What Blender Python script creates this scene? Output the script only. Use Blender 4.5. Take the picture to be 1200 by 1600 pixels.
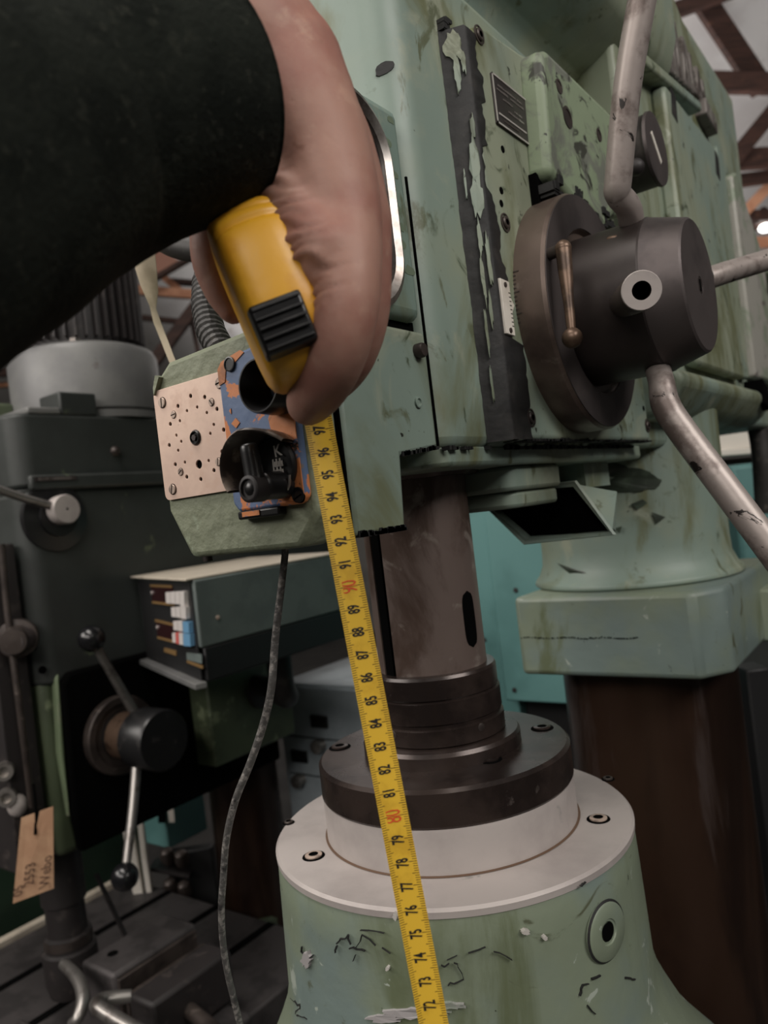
import bpy, bmesh, math, random
from mathutils import Vector, Matrix, Quaternion
random.seed(7)
for o in list(bpy.data.objects): bpy.data.objects.remove(o)
SC = bpy.context.scene; COL = SC.collection
PI = math.pi
Z0 = 1.30                                   # height of the lens above the hall floor; heights below are given from the lens
# ------------------------------------------------------------------ camera
# world axes = the machine's axes: x out of its operator side, y towards its column, origin on the spindle axis
CAM = Vector((0.309, -0.4555, 0.0)); YAW = math.atan2(.594, .805); ROLL = math.atan(.12)
FWD = Vector((-math.sin(YAW), math.cos(YAW), 0)); RGT = Vector((math.cos(YAW), math.sin(YAW), 0)); UPV = Vector((0, 0, 1))
cr, sr = math.cos(ROLL), math.sin(ROLL)
cR = RGT*cr - UPV*sr; cU = RGT*sr + UPV*cr
cam = bpy.data.cameras.new('camera'); co = bpy.data.objects.new('camera', cam); COL.objects.link(co)
cam.sensor_fit = 'VERTICAL'; cam.sensor_height = 32; cam.lens = 24; cam.clip_start = .01; cam.clip_end = 60
M = Matrix((cR, cU, -FWD)).transposed().to_4x4(); M.translation = CAM + Vector((0, 0, Z0)); co.matrix_world = M
cam.dof.use_dof = True; cam.dof.focus_distance = .42; cam.dof.aperture_fstop = 9.0
SC.camera = co
def at(u, v, t):
    """point seen at photo pixel (u, v) of 1200 x 1600 at depth t metres (survey of the photograph)"""
    dx = (u-600)/1200; dy = (800-v)/1200
    return CAM + (cR*dx + cU*dy + FWD)*t
def onx(u, v, x):
    d = at(u, v, 1)-CAM; return CAM + d*((x-CAM.x)/d.x)
def ony(u, v, y):
    d = at(u, v, 1)-CAM; return CAM + d*((y-CAM.y)/d.y)
# ------------------------------------------------------------------ world, lights, exposure
W = bpy.data.worlds.new('hall_air'); SC.world = W; W.use_nodes = True
W.node_tree.nodes['Background'].inputs[0].default_value = (.62, .60, .57, 1)
W.node_tree.nodes['Background'].inputs[1].default_value = .05
def area(name, loc, tgt, sx, sy, power, col):
    l = bpy.data.lights.new(name, 'AREA'); l.shape = 'RECTANGLE'; l.size = sx; l.size_y = sy; l.energy = power; l.color = col
    o = bpy.data.objects.new(name, l); COL.objects.link(o); o.location = Vector(loc)+Vector((0, 0, Z0))
    o.rotation_euler = (Vector(tgt)-Vector(loc)).to_track_quat('-Z', 'Y').to_euler(); return o
area('tube_light_row', (.05, -.95, 2.5), (.1, .1, 0), 2.0, .7, 30, (1, .94, .87))
area('front_fill_light', (.9, -3.8, 2.0), (0, 0, 0), 3.2, 1.2, 80, (1, .94, .88))  # fill light added behind the lens for the faces turned to it
area('side_fill_light', (2.3, -.4, 1.5), (.1, .3, 0), 1.6, .8, 44, (1, .95, .90))  # fill light added from the right to lift the operator-side faces
area('tube_light_row_gangway', (-1.5, -1.7, 1.2), (0, 0, 0), 1.6, .8, 34, (1, .94, .88))
area('tube_light_row_left', (-.75, -.7, 2.4), (-.85, .6, -.4), 1.4, .5, 20, (1, .95, .90))
area('roof_fill_light', (-2.2, 4.2, .9), (-1.6, 5.2, 3), 5.0, 2.6, 105, (1, .96, .94))  # unseen upward light added to brighten the roof lining
VS = SC.view_settings; VS.view_transform = 'Standard'; VS.look = 'None'; VS.gamma = 1; VS.use_curve_mapping = False; VS.exposure = -0.08

# ------------------------------------------------------------------ materials
def lin(c):
    f = lambda x: (x/255/12.92) if x/255 <= .04045 else ((x/255+.055)/1.055)**2.4
    return (f(c[0]), f(c[1]), f(c[2]), 1)
def mat(name, base, layers=(), rough=.5, metal=0.0, bump=0.0, bscale=60, spec=.5, sss=0, rvar=0, coat=0):
    """layers: (colour, scale, lo, hi, detail[, distortion[, (sx,sy,sz)]]) each a patchy film over what lies below"""
    m = bpy.data.materials.new(name); m.use_nodes = True; nt = m.node_tree; N = nt.nodes; L = nt.links
    b = N['Principled BSDF']; tc = N.new('ShaderNodeTexCoord')
    rgb = N.new('ShaderNodeRGB'); rgb.outputs[0].default_value = lin(base); col = rgb.outputs[0]; msk = None
    for i, ly in enumerate(layers):
        c, sc, lo, hi, det = ly[:5]; dist = ly[5] if len(ly) > 5 else 0; st = ly[6] if len(ly) > 6 else (1, 1, 1)
        mp = N.new('ShaderNodeMapping'); mp.inputs['Scale'].default_value = st; mp.inputs['Location'].default_value = (i*3.7+.3, i*1.9, i*5.1)
        L.new(tc.outputs['Object'], mp.inputs[0])
        n = N.new('ShaderNodeTexNoise'); n.inputs['Scale'].default_value = sc; n.inputs['Detail'].default_value = det
        n.inputs['Distortion'].default_value = dist; n.inputs['Roughness'].default_value = .6; L.new(mp.outputs[0], n.inputs['Vector'])
        r = N.new('ShaderNodeMapRange'); r.inputs[1].default_value = lo; r.inputs[2].default_value = hi; r.interpolation_type = 'SMOOTHSTEP'
        L.new(n.outputs['Fac'], r.inputs[0])
        mx = N.new('ShaderNodeMix'); mx.data_type = 'RGBA'; L.new(r.outputs[0], mx.inputs[0]); L.new(col, mx.inputs[6])
        mx.inputs[7].default_value = lin(c); col = mx.outputs[2]; msk = r.outputs[0]
    L.new(col, b.inputs['Base Color']); b.inputs['Roughness'].default_value = rough; b.inputs['Metallic'].default_value = metal
    b.inputs['Specular IOR Level'].default_value = spec
    if coat: b.inputs['Coat Weight'].default_value = coat; b.inputs['Coat Roughness'].default_value = .25
    if sss:
        b.inputs['Subsurface Weight'].default_value = sss; b.inputs['Subsurface Radius'].default_value = (.012, .005, .003); b.inputs['Subsurface Scale'].default_value = .6
    if rvar:
        n = N.new('ShaderNodeTexNoise'); n.inputs['Scale'].default_value = 25; n.inputs['Detail'].default_value = 6; L.new(tc.outputs['Object'], n.inputs['Vector'])
        r = N.new('ShaderNodeMapRange'); r.inputs[3].default_value = rough-rvar; r.inputs[4].default_value = rough+rvar; L.new(n.outputs['Fac'], r.inputs[0]); L.new(r.outputs[0], b.inputs['Roughness'])
    if bump:
        n = N.new('ShaderNodeTexNoise'); n.inputs['Scale'].default_value = bscale; n.inputs['Detail'].default_value = 7; L.new(tc.outputs['Object'], n.inputs['Vector'])
        bp = N.new('ShaderNodeBump'); bp.inputs['Strength'].default_value = bump; bp.inputs['Distance'].default_value = .002
        L.new(n.outputs['Fac'], bp.inputs['Height']); L.new(bp.outputs[0], b.inputs['Normal'])
    return m
GRN = (136, 144, 124)
def green(name, base, dark=(70, 80, 60), chipv=.70, blue=None, stain=.62):
    b2 = blue or (124, 140, 130)
    return mat(name, base, [(b2, 5, .42, .62, 4), ((104, 108, 80), 7, .50, .64, 7, 1.2, (1, 1, .5)), ((146, 152, 134), 16, .56, .70, 7, .8), ((92, 98, 76), 30, .60, .68, 8, 1, (1, 1, .6)),
        (dark, 22, stain, stain+.1, 8, 1.5), ((38, 40, 34), 75, chipv, chipv+.03, 5, .6)], rough=.46, bump=.28, bscale=38, rvar=.08)
m_green = green('green_machine_enamel', GRN)
m_greenp = green('green_plate_enamel', (140, 147, 127), chipv=.66)
m_worn = mat('worn_green_enamel', (132, 146, 120), [((112, 116, 106), 22, .48, .58, 8, 1.2), ((58, 60, 52), 34, .58, .64, 8, 1), ((30, 30, 26), 80, .66, .69, 5)], rough=.5, bump=.4, bscale=50)
m_boxg = mat('olive_switch_box_enamel', (124, 130, 108), [((104, 112, 92), 12, .45, .65, 6), ((140, 150, 128), 40, .62, .7, 7, 1), ((62, 68, 54), 26, .64, .72, 7, 1)], rough=.6, bump=.9, bscale=90)
m_baseg = mat('pale_green_chipped_enamel', (116, 126, 108), [((108, 122, 118), 6, .42, .6, 4), ((92, 100, 76), 10, .56, .68, 7, 1, (1, 1, .35)), ((152, 160, 150), 26, .66, .69, 6, 1.5),
     ((80, 84, 66), 18, .64, .72, 8, 2), ((34, 36, 30), 48, .69, .71, 7, 2)], rough=.42, bump=.8, bscale=24, rvar=.1)
m_black = mat('black_filler', (24, 24, 24), [((46, 44, 42), 40, .5, .7, 7)], rough=.65, bump=.35, bscale=120)
m_dark = mat('dark_cavity', (5, 5, 5), rough=.95, spec=.05)
m_steelb = mat('blackened_steel', (74, 66, 62), [((52, 46, 44), 16, .45, .62, 7), ((104, 94, 88), 50, .62, .72, 7)], rough=.42, metal=.45, bump=.08, bscale=90, rvar=.1)
m_flange = mat('browned_flange_steel', (108, 94, 86), [((80, 68, 62), 14, .42, .62, 7), ((126, 114, 106), 60, .6, .72, 6)], rough=.36, metal=.5, bump=.06, bscale=90, rvar=.1)
m_hubd = mat('dark_hub_steel', (52, 45, 43), [((42, 36, 35), 18, .42, .62, 7), ((74, 66, 62), 60, .66, .74, 6)], rough=.42, metal=.35, bump=.06, bscale=90)
m_hubf = mat('grey_turned_steel', (88, 81, 80), [((72, 66, 66), 24, .45, .65, 7)], rough=.5, metal=.6, bump=.05, bscale=120)
m_quill = mat('stained_quill_steel', (112, 98, 92), [((78, 62, 54), 16, .44, .6, 8, .6, (1, 1, .6)), ((142, 132, 124), 34, .58, .7, 8, .5), ((46, 38, 34), 24, .60, .70, 8, 1)], rough=.42, metal=.35, bump=.08, bscale=70, rvar=.12)
m_oily = mat('oily_dark_steel', (62, 52, 48), [((40, 33, 31), 18, .42, .62, 7), ((92, 84, 80), 60, .64, .72, 7)], rough=.28, metal=.4, bump=.1, bscale=60, rvar=.1)
m_alu = mat('machined_aluminium', (178, 170, 166), [((160, 152, 149), 12, .4, .65, 6), ((150, 146, 142), 60, .66, .74, 6)], rough=.45, metal=.15, bump=.05, bscale=160)
m_chrome = mat('chrome', (190, 184, 178), [((120, 110, 104), 24, .48, .64, 7)], rough=.34, metal=.9)
m_rod = mat('worn_chrome_rod', (160, 150, 145), [((112, 100, 95), 30, .5, .64, 7), ((40, 35, 33), 55, .61, .64, 7, 1.2)], rough=.42, metal=.35, bump=.12, bscale=90)
m_bronze = mat('bronze_lever', (104, 84, 70), [((66, 52, 43), 40, .48, .62, 7)], rough=.38, metal=.55)
m_copper = mat('bare_copper_plate', (228, 200, 182), [((216, 188, 172), 30, .4, .6, 6), ((216, 186, 168), 70, .55, .66, 6), ((150, 120, 104), 90, .68, .74, 6)], rough=.42, metal=.2, bump=.05, bscale=200)
m_screw = mat('bright_screw', (190, 170, 156), [((140, 124, 114), 120, .5, .65, 4)], rough=.38, metal=.35)
m_blue = mat('blue_paint_over_orange', (92, 112, 146), [((206, 128, 78), 34, .56, .585, 7, 1.2), ((118, 112, 112), 26, .64, .69, 7, 1), ((46, 44, 44), 70, .69, .72, 6)], rough=.5, bump=.35, bscale=60)
m_orange = mat('orange_primer', (206, 130, 78), [((150, 96, 60), 50, .52, .64, 7, 1), ((90, 108, 140), 42, .60, .63, 7, 1), ((34, 30, 28), 60, .64, .67, 7, 1)], rough=.55, bump=.4, bscale=60)
m_bak = mat('black_bakelite', (26, 26, 27), [((48, 46, 46), 60, .58, .72, 6)], rough=.34)
m_plate = mat('dark_name_plate', (62, 56, 56), rough=.4, metal=.4)
m_pale = mat('pale_lettering', (176, 172, 166), rough=.5)
m_iron = mat('worn_cast_lettering', (116, 110, 106), [((74, 66, 62), 40, .48, .6, 7), ((146, 146, 136), 60, .6, .68, 6)], rough=.55, metal=.3, bump=.4)
m_skin = mat('skin', (158, 120, 106), [((148, 104, 92), 26, .42, .62, 5), ((168, 132, 116), 60, .56, .7, 6), ((138, 100, 86), 90, .64, .74, 5)], rough=.52, bump=.10, bscale=260, sss=.12, spec=.35)
m_nail = mat('fingernail', (200, 150, 136), rough=.35)
m_fleece = mat('dark_green_fleece', (31, 34, 30), [((22, 25, 22), 40, .4, .62, 8), ((40, 42, 37), 220, .56, .68, 4)], rough=.95, bump=.35, bscale=420, spec=.08)
m_case = mat('yellow_tape_case', (222, 164, 44), [((206, 146, 36), 40, .48, .66, 6)], rough=.38, bump=.06, bscale=240)
m_blade = mat('yellow_tape_blade', (212, 172, 54), [((194, 154, 46), 60, .5, .66, 6)], rough=.42)
m_ink = mat('black_ink', (26, 22, 18), rough=.6); m_red = mat('red_ink', (196, 74, 30), rough=.6)
m_dgreen = mat('dark_grey_green_enamel', (50, 54, 52), [((44, 47, 45), 7, .42, .62, 5), ((80, 88, 70), 22, .64, .72, 7)], rough=.5, bump=.15)
m_ogreen = mat('olive_green_enamel', (78, 88, 66), [((64, 72, 54), 9, .44, .62, 6), ((122, 132, 104), 20, .6, .7, 7)], rough=.5, bump=.2)
m_mgrey = mat('grey_motor_enamel', (112, 112, 110), [((98, 98, 98), 6, .42, .6, 5), ((84, 78, 74), 30, .66, .74, 7)], rough=.45, bump=.1)
m_fin = mat('black_motor_fins', (38, 34, 34), [((60, 54, 52), 40, .55, .68, 5)], rough=.55)
m_steel = mat('bare_steel', (150, 146, 142), [((110, 104, 100), 40, .5, .66, 6)], rough=.35, metal=.8)
m_ball = mat('black_ball_plastic', (20, 20, 22), rough=.22)
m_dro = mat('grey_green_instrument_paint', (100, 110, 107), [((92, 101, 99), 20, .45, .6, 5)], rough=.55)
m_cream = mat('cream_lid_paint', (190, 180, 164), [((170, 160, 146), 24, .5, .66, 6)], rough=.5)
m_drod = mat('black_instrument_base', (28, 28, 29), rough=.5)
m_disp = mat('dark_red_display_window', (46, 22, 24), rough=.15); m_gold = mat('gold_trim', (160, 128, 84), rough=.4, metal=.5)
m_key = mat('white_key', (206, 200, 196), rough=.4); m_keyb = mat('blue_key', (104, 150, 184), rough=.4); m_keyr = mat('red_key', (200, 96, 90), rough=.4)
m_cab = mat('light_grey_blue_cabinet', (166, 176, 182), [((150, 160, 166), 8, .45, .62, 5)], rough=.5)
m_teal = mat('teal_cabinet_paint', (96, 140, 138), [((84, 126, 124), 6, .45, .62, 4)], rough=.5)
m_rubber = mat('black_hose_rubber', (44, 42, 40), [((84, 80, 74), 50, .56, .68, 6)], rough=.55)
m_cable = mat('grey_braided_cable', (74, 72, 70), [((120, 116, 112), 220, .5, .64, 4), ((40, 38, 38), 90, .58, .68, 4)], rough=.5, bump=.6, bscale=300)
m_strap = mat('beige_strap', (196, 182, 158), [((176, 162, 138), 30, .5, .66, 5)], rough=.6)
m_paper = mat('brown_tag_paper', (178, 142, 112), [((164, 126, 98), 14, .45, .62, 6), ((146, 112, 88), 60, .62, .72, 6)], rough=.8)
m_col = mat('oiled_column_steel', (66, 48, 38), [((44, 32, 27), 9, .42, .62, 6, .5, (1, 1, .2)), ((86, 74, 70), 18, .58, .72, 6, .5, (1, 1, .2))], rough=.32, metal=.6, rvar=.1)
m_cast = mat('grey_cast_iron', (70, 66, 66), [((54, 51, 51), 20, .45, .62, 6)], rough=.55, metal=.3, bump=.2)
m_wood = mat('dark_stained_beam', (72, 48, 40), [((54, 36, 30), 5, .42, .62, 6, .5, (1, 1, 8)), ((96, 66, 54), 12, .6, .72, 6)], rough=.7)
m_woodl = mat('fresh_pine_beam', (206, 152, 120), [((186, 130, 100), 6, .45, .62, 6, .5)], rough=.7)
m_roof = mat('white_roof_lining', (202, 200, 198), [((190, 186, 184), 2, .42, .62, 4), ((176, 170, 166), 6, .6, .74, 5)], rough=.8)
m_wall = mat('grey_plaster', (116, 114, 110), [((98, 96, 92), 2, .45, .62, 5)], rough=.85)
m_floor = mat('dark_oily_concrete', (52, 50, 48), [((38, 36, 35), 3, .42, .62, 6), ((70, 68, 64), 12, .62, .74, 6)], rough=.7, bump=.2)
m_white = mat('white_enamel', (214, 208, 198), [((190, 182, 170), 12, .5, .66, 5)], rough=.5)
m_yel = mat('yellow_signal_paint', (206, 150, 54), rough=.5)
m_lamp = bpy.data.materials.new('lit_tube'); m_lamp.use_nodes = True
_b = m_lamp.node_tree.nodes['Principled BSDF']; _b.inputs['Emission Color'].default_value = (1, .96, .9, 1); _b.inputs['Emission Strength'].default_value = 6

# ------------------------------------------------------------------ mesh helpers
def frame(ax):
    ax = Vector(ax).normalized(); h = Vector((0, 0, 1)) if abs(ax.z) < .9 else Vector((1, 0, 0))
    u = h.cross(ax).normalized(); return u, ax.cross(u), ax
class MB:
    def __init__(s): s.bm = bmesh.new()
    def face(s, vs):
        try: s.bm.faces.new(vs)
        except ValueError: pass
    def v(s, p): return s.bm.verts.new(p)
    def hexa(s, P):
        V = [s.v(p) for p in P]
        for f in ((0, 3, 2, 1), (4, 5, 6, 7), (0, 1, 5, 4), (1, 2, 6, 5), (2, 3, 7, 6), (3, 0, 4, 7)): s.face([V[i] for i in f])
        return s
    def box(s, x0, x1, y0, y1, z0, z1):
        return s.hexa([(x0, y0, z0), (x1, y0, z0), (x1, y1, z0), (x0, y1, z0), (x0, y0, z1), (x1, y0, z1), (x1, y1, z1), (x0, y1, z1)])
    def bar(s, p, q, w, h, up=(0, 0, 1)):
        p = Vector(p); q = Vector(q); d = (q-p).normalized(); u = d.cross(Vector(up)).normalized(); n = u.cross(d)
        u *= w/2; n *= h/2
        return s.hexa([p-u-n, p+u-n, p+u+n, p-u+n, q-u-n, q+u-n, q+u+n, q-u+n])
    def prism(s, poly, axis, lo, hi):
        f = {'x': lambda a, b, c: (c, a, b), 'y': lambda a, b, c: (a, c, b), 'z': lambda a, b, c: (a, b, c)}[axis]
        A = [s.v(f(p[0], p[1], lo)) for p in poly]; B = [s.v(f(p[0], p[1], hi)) for p in poly]; n = len(poly)
        s.face(A[::-1]); s.face(B)
        for i in range(n): s.face([A[i], A[(i+1) % n], B[(i+1) % n], B[i]])
        return s
    def loft(s, rings, caps=True, closed=True):
        R = [[s.v(p) for p in r] for r in rings]; n = len(R[0])
        for i in range(len(R)-1):
            for j in range(n if closed else n-1):
                k = (j+1) % n; s.face([R[i][j], R[i][k], R[i+1][k], R[i+1][j]])
        if caps: s.face(R[0][::-1]); s.face(R[-1])
        return s
    def lathe(s, prof, org, ax, n=48, caps=True):
        u, w, a = frame(ax); org = Vector(org)
        return s.loft([[org + a*h + (u*math.cos(2*PI*k/n) + w*math.sin(2*PI*k/n))*max(r, 1e-5) for k in range(n)] for r, h in prof], caps)
    def tube(s, pts, rad, n=16, res=0, caps=True, flat=None):
        pts = [Vector(p) for p in pts]; rad = list(rad) if hasattr(rad, '__len__') else [rad]*len(pts)
        if res:
            P = []; R = []; m = len(pts)
            for i in range(m-1):
                p0 = pts[max(i-1, 0)]; p1 = pts[i]; p2 = pts[i+1]; p3 = pts[min(i+2, m-1)]
                for k in range(res):
                    t = k/res; P.append(.5*((2*p1)+(p2-p0)*t+(2*p0-5*p1+4*p2-p3)*t*t+(3*p1-p0-3*p2+p3)*t**3)); R.append(rad[i]*(1-t)+rad[i+1]*t)
            P.append(pts[-1]); R.append(rad[-1]); pts, rad = P, R
        rings = []; T = (pts[1]-pts[0]).normalized(); U, Wv, _ = frame(T)
        for i, p in enumerate(pts):
            t = (pts[min(i+1, len(pts)-1)]-pts[max(i-1, 0)]).normalized(); q = T.rotation_difference(t); U = q @ U; Wv = q @ Wv; T = t
            rings.append([p + (U*math.cos(2*PI*k/n) + Wv*math.sin(2*PI*k/n))*rad[i] for k in range(n)])
        return s.loft(rings, caps)
    def ball(s, c, r, n=20, sc=(1, 1, 1)):
        g = bmesh.ops.create_uvsphere(s.bm, u_segments=n, v_segments=max(8, n//2), radius=r)
        for v in g['verts']: v.co = Vector((v.co.x*sc[0], v.co.y*sc[1], v.co.z*sc[2])) + Vector(c)
        return s
    def build(s, name, m, parent=None, smooth=40, bevel=0, seg=2, recalc=True):
        if recalc: bmesh.ops.recalc_face_normals(s.bm, faces=s.bm.faces)
        off = Vector((0, 0, Z0)); P = parent
        while P is not None: off -= P.location; P = P.parent
        for v in s.bm.verts: v.co += off
        me = bpy.data.meshes.new(name); s.bm.to_mesh(me); s.bm.free()
        if smooth:
            for p in me.polygons: p.use_smooth = True
            me.set_sharp_from_angle(angle=math.radians(smooth))
        me.materials.append(m); o = bpy.data.objects.new(name, me); COL.objects.link(o); o.parent = parent
        if bevel:
            b = o.modifiers.new('edge', 'BEVEL'); b.width = bevel; b.segments = seg; b.limit_method = 'ANGLE'; b.angle_limit = math.radians(35)
        return o
def thing(name, loc, label, cat, group=None):
    o = bpy.data.objects.new(name, None); COL.objects.link(o); o.empty_display_size = .05
    o.location = Vector(loc) + Vector((0, 0, Z0)); return tag(o, label, cat, group)
def tag(o, label, cat, group=None):
    o['label'] = label; o['category'] = cat
    if group: o['group'] = group
    return o
def struct(o): o['kind'] = 'structure'; return o
def plabel(o, t): o['label'] = t; return o
def rot2(p, c, ang): 
    x, y = p[0]-c[0], p[1]-c[1]; return (c[0]+x*math.cos(ang)-y*math.sin(ang), c[1]+x*math.sin(ang)+y*math.cos(ang))
def rrect(x0, x1, y0, y1, r, n=5):
    out = []
    for cx, cy, a0 in ((x1-r, y1-r, 0), (x0+r, y1-r, 90), (x0+r, y0+r, 180), (x1-r, y0+r, 270)):
        for k in range(n+1): a = math.radians(a0+90*k/n); out.append((cx+r*math.cos(a), cy+r*math.sin(a)))
    return out
def text_mb(mb, txt, size, org, ux, uy, th=.0002, ctr=True, sx=1.0, bold=0):
    """lettering as flat raised geometry: baseline along ux, up along uy"""
    cu = bpy.data.curves.new('t', 'FONT'); cu.body = txt; cu.size = size; cu.resolution_u = 2; cu.offset = bold
    if ctr: cu.align_x = 'CENTER'; cu.align_y = 'CENTER'
    ob = bpy.data.objects.new('t', cu); COL.objects.link(ob); bpy.context.view_layer.update()
    me = bpy.data.meshes.new_from_object(ob.evaluated_get(bpy.context.evaluated_depsgraph_get()))
    ux = Vector(ux).normalized(); uy = Vector(uy).normalized(); nz = ux.cross(uy); org = Vector(org)
    V = [mb.v(org + ux*v.co.x*sx + uy*v.co.y + nz*th) for v in me.vertices]
    for p in me.polygons: mb.face([V[i] for i in p.vertices])
    bpy.data.objects.remove(ob); bpy.data.curves.remove(cu); bpy.data.meshes.remove(me)
def socket(mbs, c, ax, r, m2r=.45, h=.004):
    """socket-head screw: cap with hexagonal pit; mbs = (metal builder, dark builder)"""
    mbs[0].lathe([(r, 0), (r, h*.8), (r*.85, h), (r*m2r, h)], c, ax, 20, caps=False)
    mbs[1].lathe([(r*m2r, h*.9), (r*m2r, h*.35), (0, h*.3)], c, ax, 6, caps=False)
def slot_screw(c, ax, r, h, parent, ang, name='screw', m=None):
    a = Vector(ax).normalized(); u, w, _ = frame(a); d = u*math.cos(ang)+w*math.sin(ang); e = a.cross(d); c = Vector(c)
    MB().lathe([(r*1.16, -h*.5), (r*1.14, h*.12), (0, h*.12)], c, a, 22, caps=False).build('screw_recess', m_dark, parent, smooth=0)
    mb = MB(); mb.lathe([(r, -h*.5), (r, h*.7), (r*.92, h), (0, h)], c, a, 22)
    o = mb.build(name, m or m_screw, parent, smooth=30)
    MB().bar(c-d*r*.93+a*h*.72, c+d*r*.93+a*h*.72, r*.26, h*.7, up=a).build('slot', m_dark, None if False else o, smooth=0)
    return o
# ================================================================== hall shell
floor = struct(MB().box(-9, 9, -3, 9, -1.34, -1.3).build('floor', m_floor, smooth=0))
YR = Vector((RGT.x, RGT.y, 0))
def hall(a, b, z): return CAM + RGT*a + FWD*b + Vector((0, 0, z))        # metres right / ahead of the lens
mb = MB(); mb.hexa([hall(-7, 8.6, -1.3), hall(8, 8.6, -1.3), hall(8, 8.8, -1.3), hall(-7, 8.8, -1.3), hall(-7, 8.6, 1.6), hall(8, 8.6, 1.6), hall(8, 8.8, 1.6), hall(-7, 8.8, 1.6)])
struct(mb.build('wall_back', m_wall, smooth=0))
mb = MB(); mb.hexa([hall(-6.2, -2, -1.3), hall(-6.0, -2, -1.3), hall(-6.0, 8.7, -1.3), hall(-6.2, 8.7, -1.3), hall(-6.2, -2, 1.9), hall(-6.0, -2, 1.9), hall(-6.0, 8.7, 1.9), hall(-6.2, 8.7, 1.9)])
struct(mb.build('wall_left', m_wall, smooth=0))
mb = MB()
mb.hexa([hall(-7, 2.6, 3.9), hall(8, 2.6, 3.9), hall(8, 2.6, 4.0), hall(-7, 2.6, 4.0), hall(-7, 8.9, 1.2), hall(8, 8.9, 1.2), hall(8, 8.9, 1.3), hall(-7, 8.9, 1.3)])
ceil = struct(mb.build('ceiling', m_roof, smooth=0))
def beam(p, q, w, h, m=None): return MB().bar(at(*p), at(*q), w, h, up=FWD).build('beam', m or m_wood, ceil, smooth=0)
def ray_beam(p, q, wpx, m=None, dep=.05):
    t = (p[2]+q[2])/2; beam(p, q, wpx*.85*t/1200, dep, m)
# roof timbers beyond the head, upper right
ray_beam((980, 44, 4.6), (1750, -236, 4.6), 26); ray_beam((890, -315, 4.8), (1192, 142, 4.8), 40)
ray_beam((1080, 128, 4.7), (2000, 150, 4.7), 36); ray_beam((1480, -156, 4.9), (1130, 268, 4.9), 28)
ray_beam((1120, 252, 5.0), (2000, 196, 5.0), 36); ray_beam((1150, 345, 5.4), (1330, 158, 5.4), 18, m_woodl)
ray_beam((1120, 334, 5.6), (2000, 356, 5.6), 14); ray_beam((1120, 383, 5.6), (2000, 329, 5.6), 18, m_woodl)
ray_beam((1080, 293, 5.2), (2000, 166, 5.2), 22)
# roof timbers seen between the left drill and the hand
ray_beam((150, 448, 5.2), (420, 470, 5.2), 16, m_woodl); ray_beam((225, 445, 5.0), (300, 402, 5.0), 8)
ray_beam((252, 430, 5.4), (282, 455, 5.4), 12, m_woodl); ray_beam((268, 440, 5.6), (320, 444, 5.6), 10)
ray_beam((180, 492, 5.6), (330, 508, 5.6), 9); ray_beam((320, 460, 4.8), (215, 600, 4.8), 20)
ray_beam((298, 490, 5.0), (312, 560, 5.0), 7); ray_beam((160, 520, 5.4), (20, 640, 5.4), 14)
ray_beam((-30, 586, 5.3), (80, 574, 5.3), 14); ray_beam((-30, 560, 5.6), (120, 530, 5.6), 20, m_woodl); ray_beam((-30, 604, 5.5), (60, 598, 5.5), 8, m_woodl)
mb = MB(); T = [(238, 385, 5.1), (290, 412, 5.1), (238, 440, 5.1)]
mb.loft([[at(*p) for p in T], [at(p[0], p[1], p[2]+.03)for p in T]]); mb.build('gusset_plate', mat('plywood_gusset', (176, 128, 110), rough=.7), ceil, smooth=0)
t = thing('hall_lamp', at(1196, 356, 6.0), 'small bright lamp hanging far behind the right edge of the green drill head', 'lamp')
mb = MB(); c = at(1196, 356, 6.0); mb.ball(c, .036, 16, (1.4, 1.4, .9)).build('bulb', m_lamp, t)
MB().lathe([(.14, .03), (.05, .12), (.02, .16)], c, (0, 0, 1), 20).build('lamp_shade', m_wood, t)

# ================================================================== the green pillar drill
D = thing('pillar_drill', (0, .45, -1.3), 'large green pillar drill with chipped paint, black capstan hub and hanging switch box', 'drill press')
# --- head casting
mb = MB()
mb.prism(rrect(-.045, .075, -.078, .40, .022, 6), 'z', .033, .345)
mb.prism([(-.11, .30), (-.11, .93), (.085, .93), (.085, .30)], 'z', .06, .60)
# front and upper body: ledge, deep shaded recess, overhanging cover
prof = [(-.045, .30), (.075, .30), (.075, .318), (.058, .338), (.048, .352), (.044, .375), (.055, .395), (.085, .408), (.112, .428), (.122, .46), (.122, .62), (.06, .66), (-.045, .66)]
mb.prism(prof, 'y', .03, .42)
ap = [(.285, .10), (.285, .645), (.50, .615), (.555, .59), (.67, .548), (.75, .51), (.80, .45), (.90, .345), (.932, .30), (.932, .10)]
mb.prism(ap, 'x', -.11, .094)
head = mb.build('head_casting', m_green, D, bevel=.007, seg=3)
m_frontshade = mat('olive_stained_shaded_enamel', (106, 110, 88), [((102, 112, 94), 6, .44, .6, 5), ((80, 80, 58), 8, .44, .58, 7, 1.5, (1, 1, .5)), ((70, 76, 56), 20, .58, .68, 8, 1.5), ((132, 136, 120), 30, .62, .68, 7, 1)], rough=.46, bump=.3, bscale=38)  # olive stains, with the base also darkened to paint in the overhang's shade
MB().prism([(-.045, .30), (.0735, .30), (.0735, .318), (.0655, .40), (.064, .66), (-.045, .66)], 'y', -.0765, .032).build('shaded_head_front', m_frontshade, D, bevel=.012, seg=4)  # upper front of the head, split off to carry the painted-in shade
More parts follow.
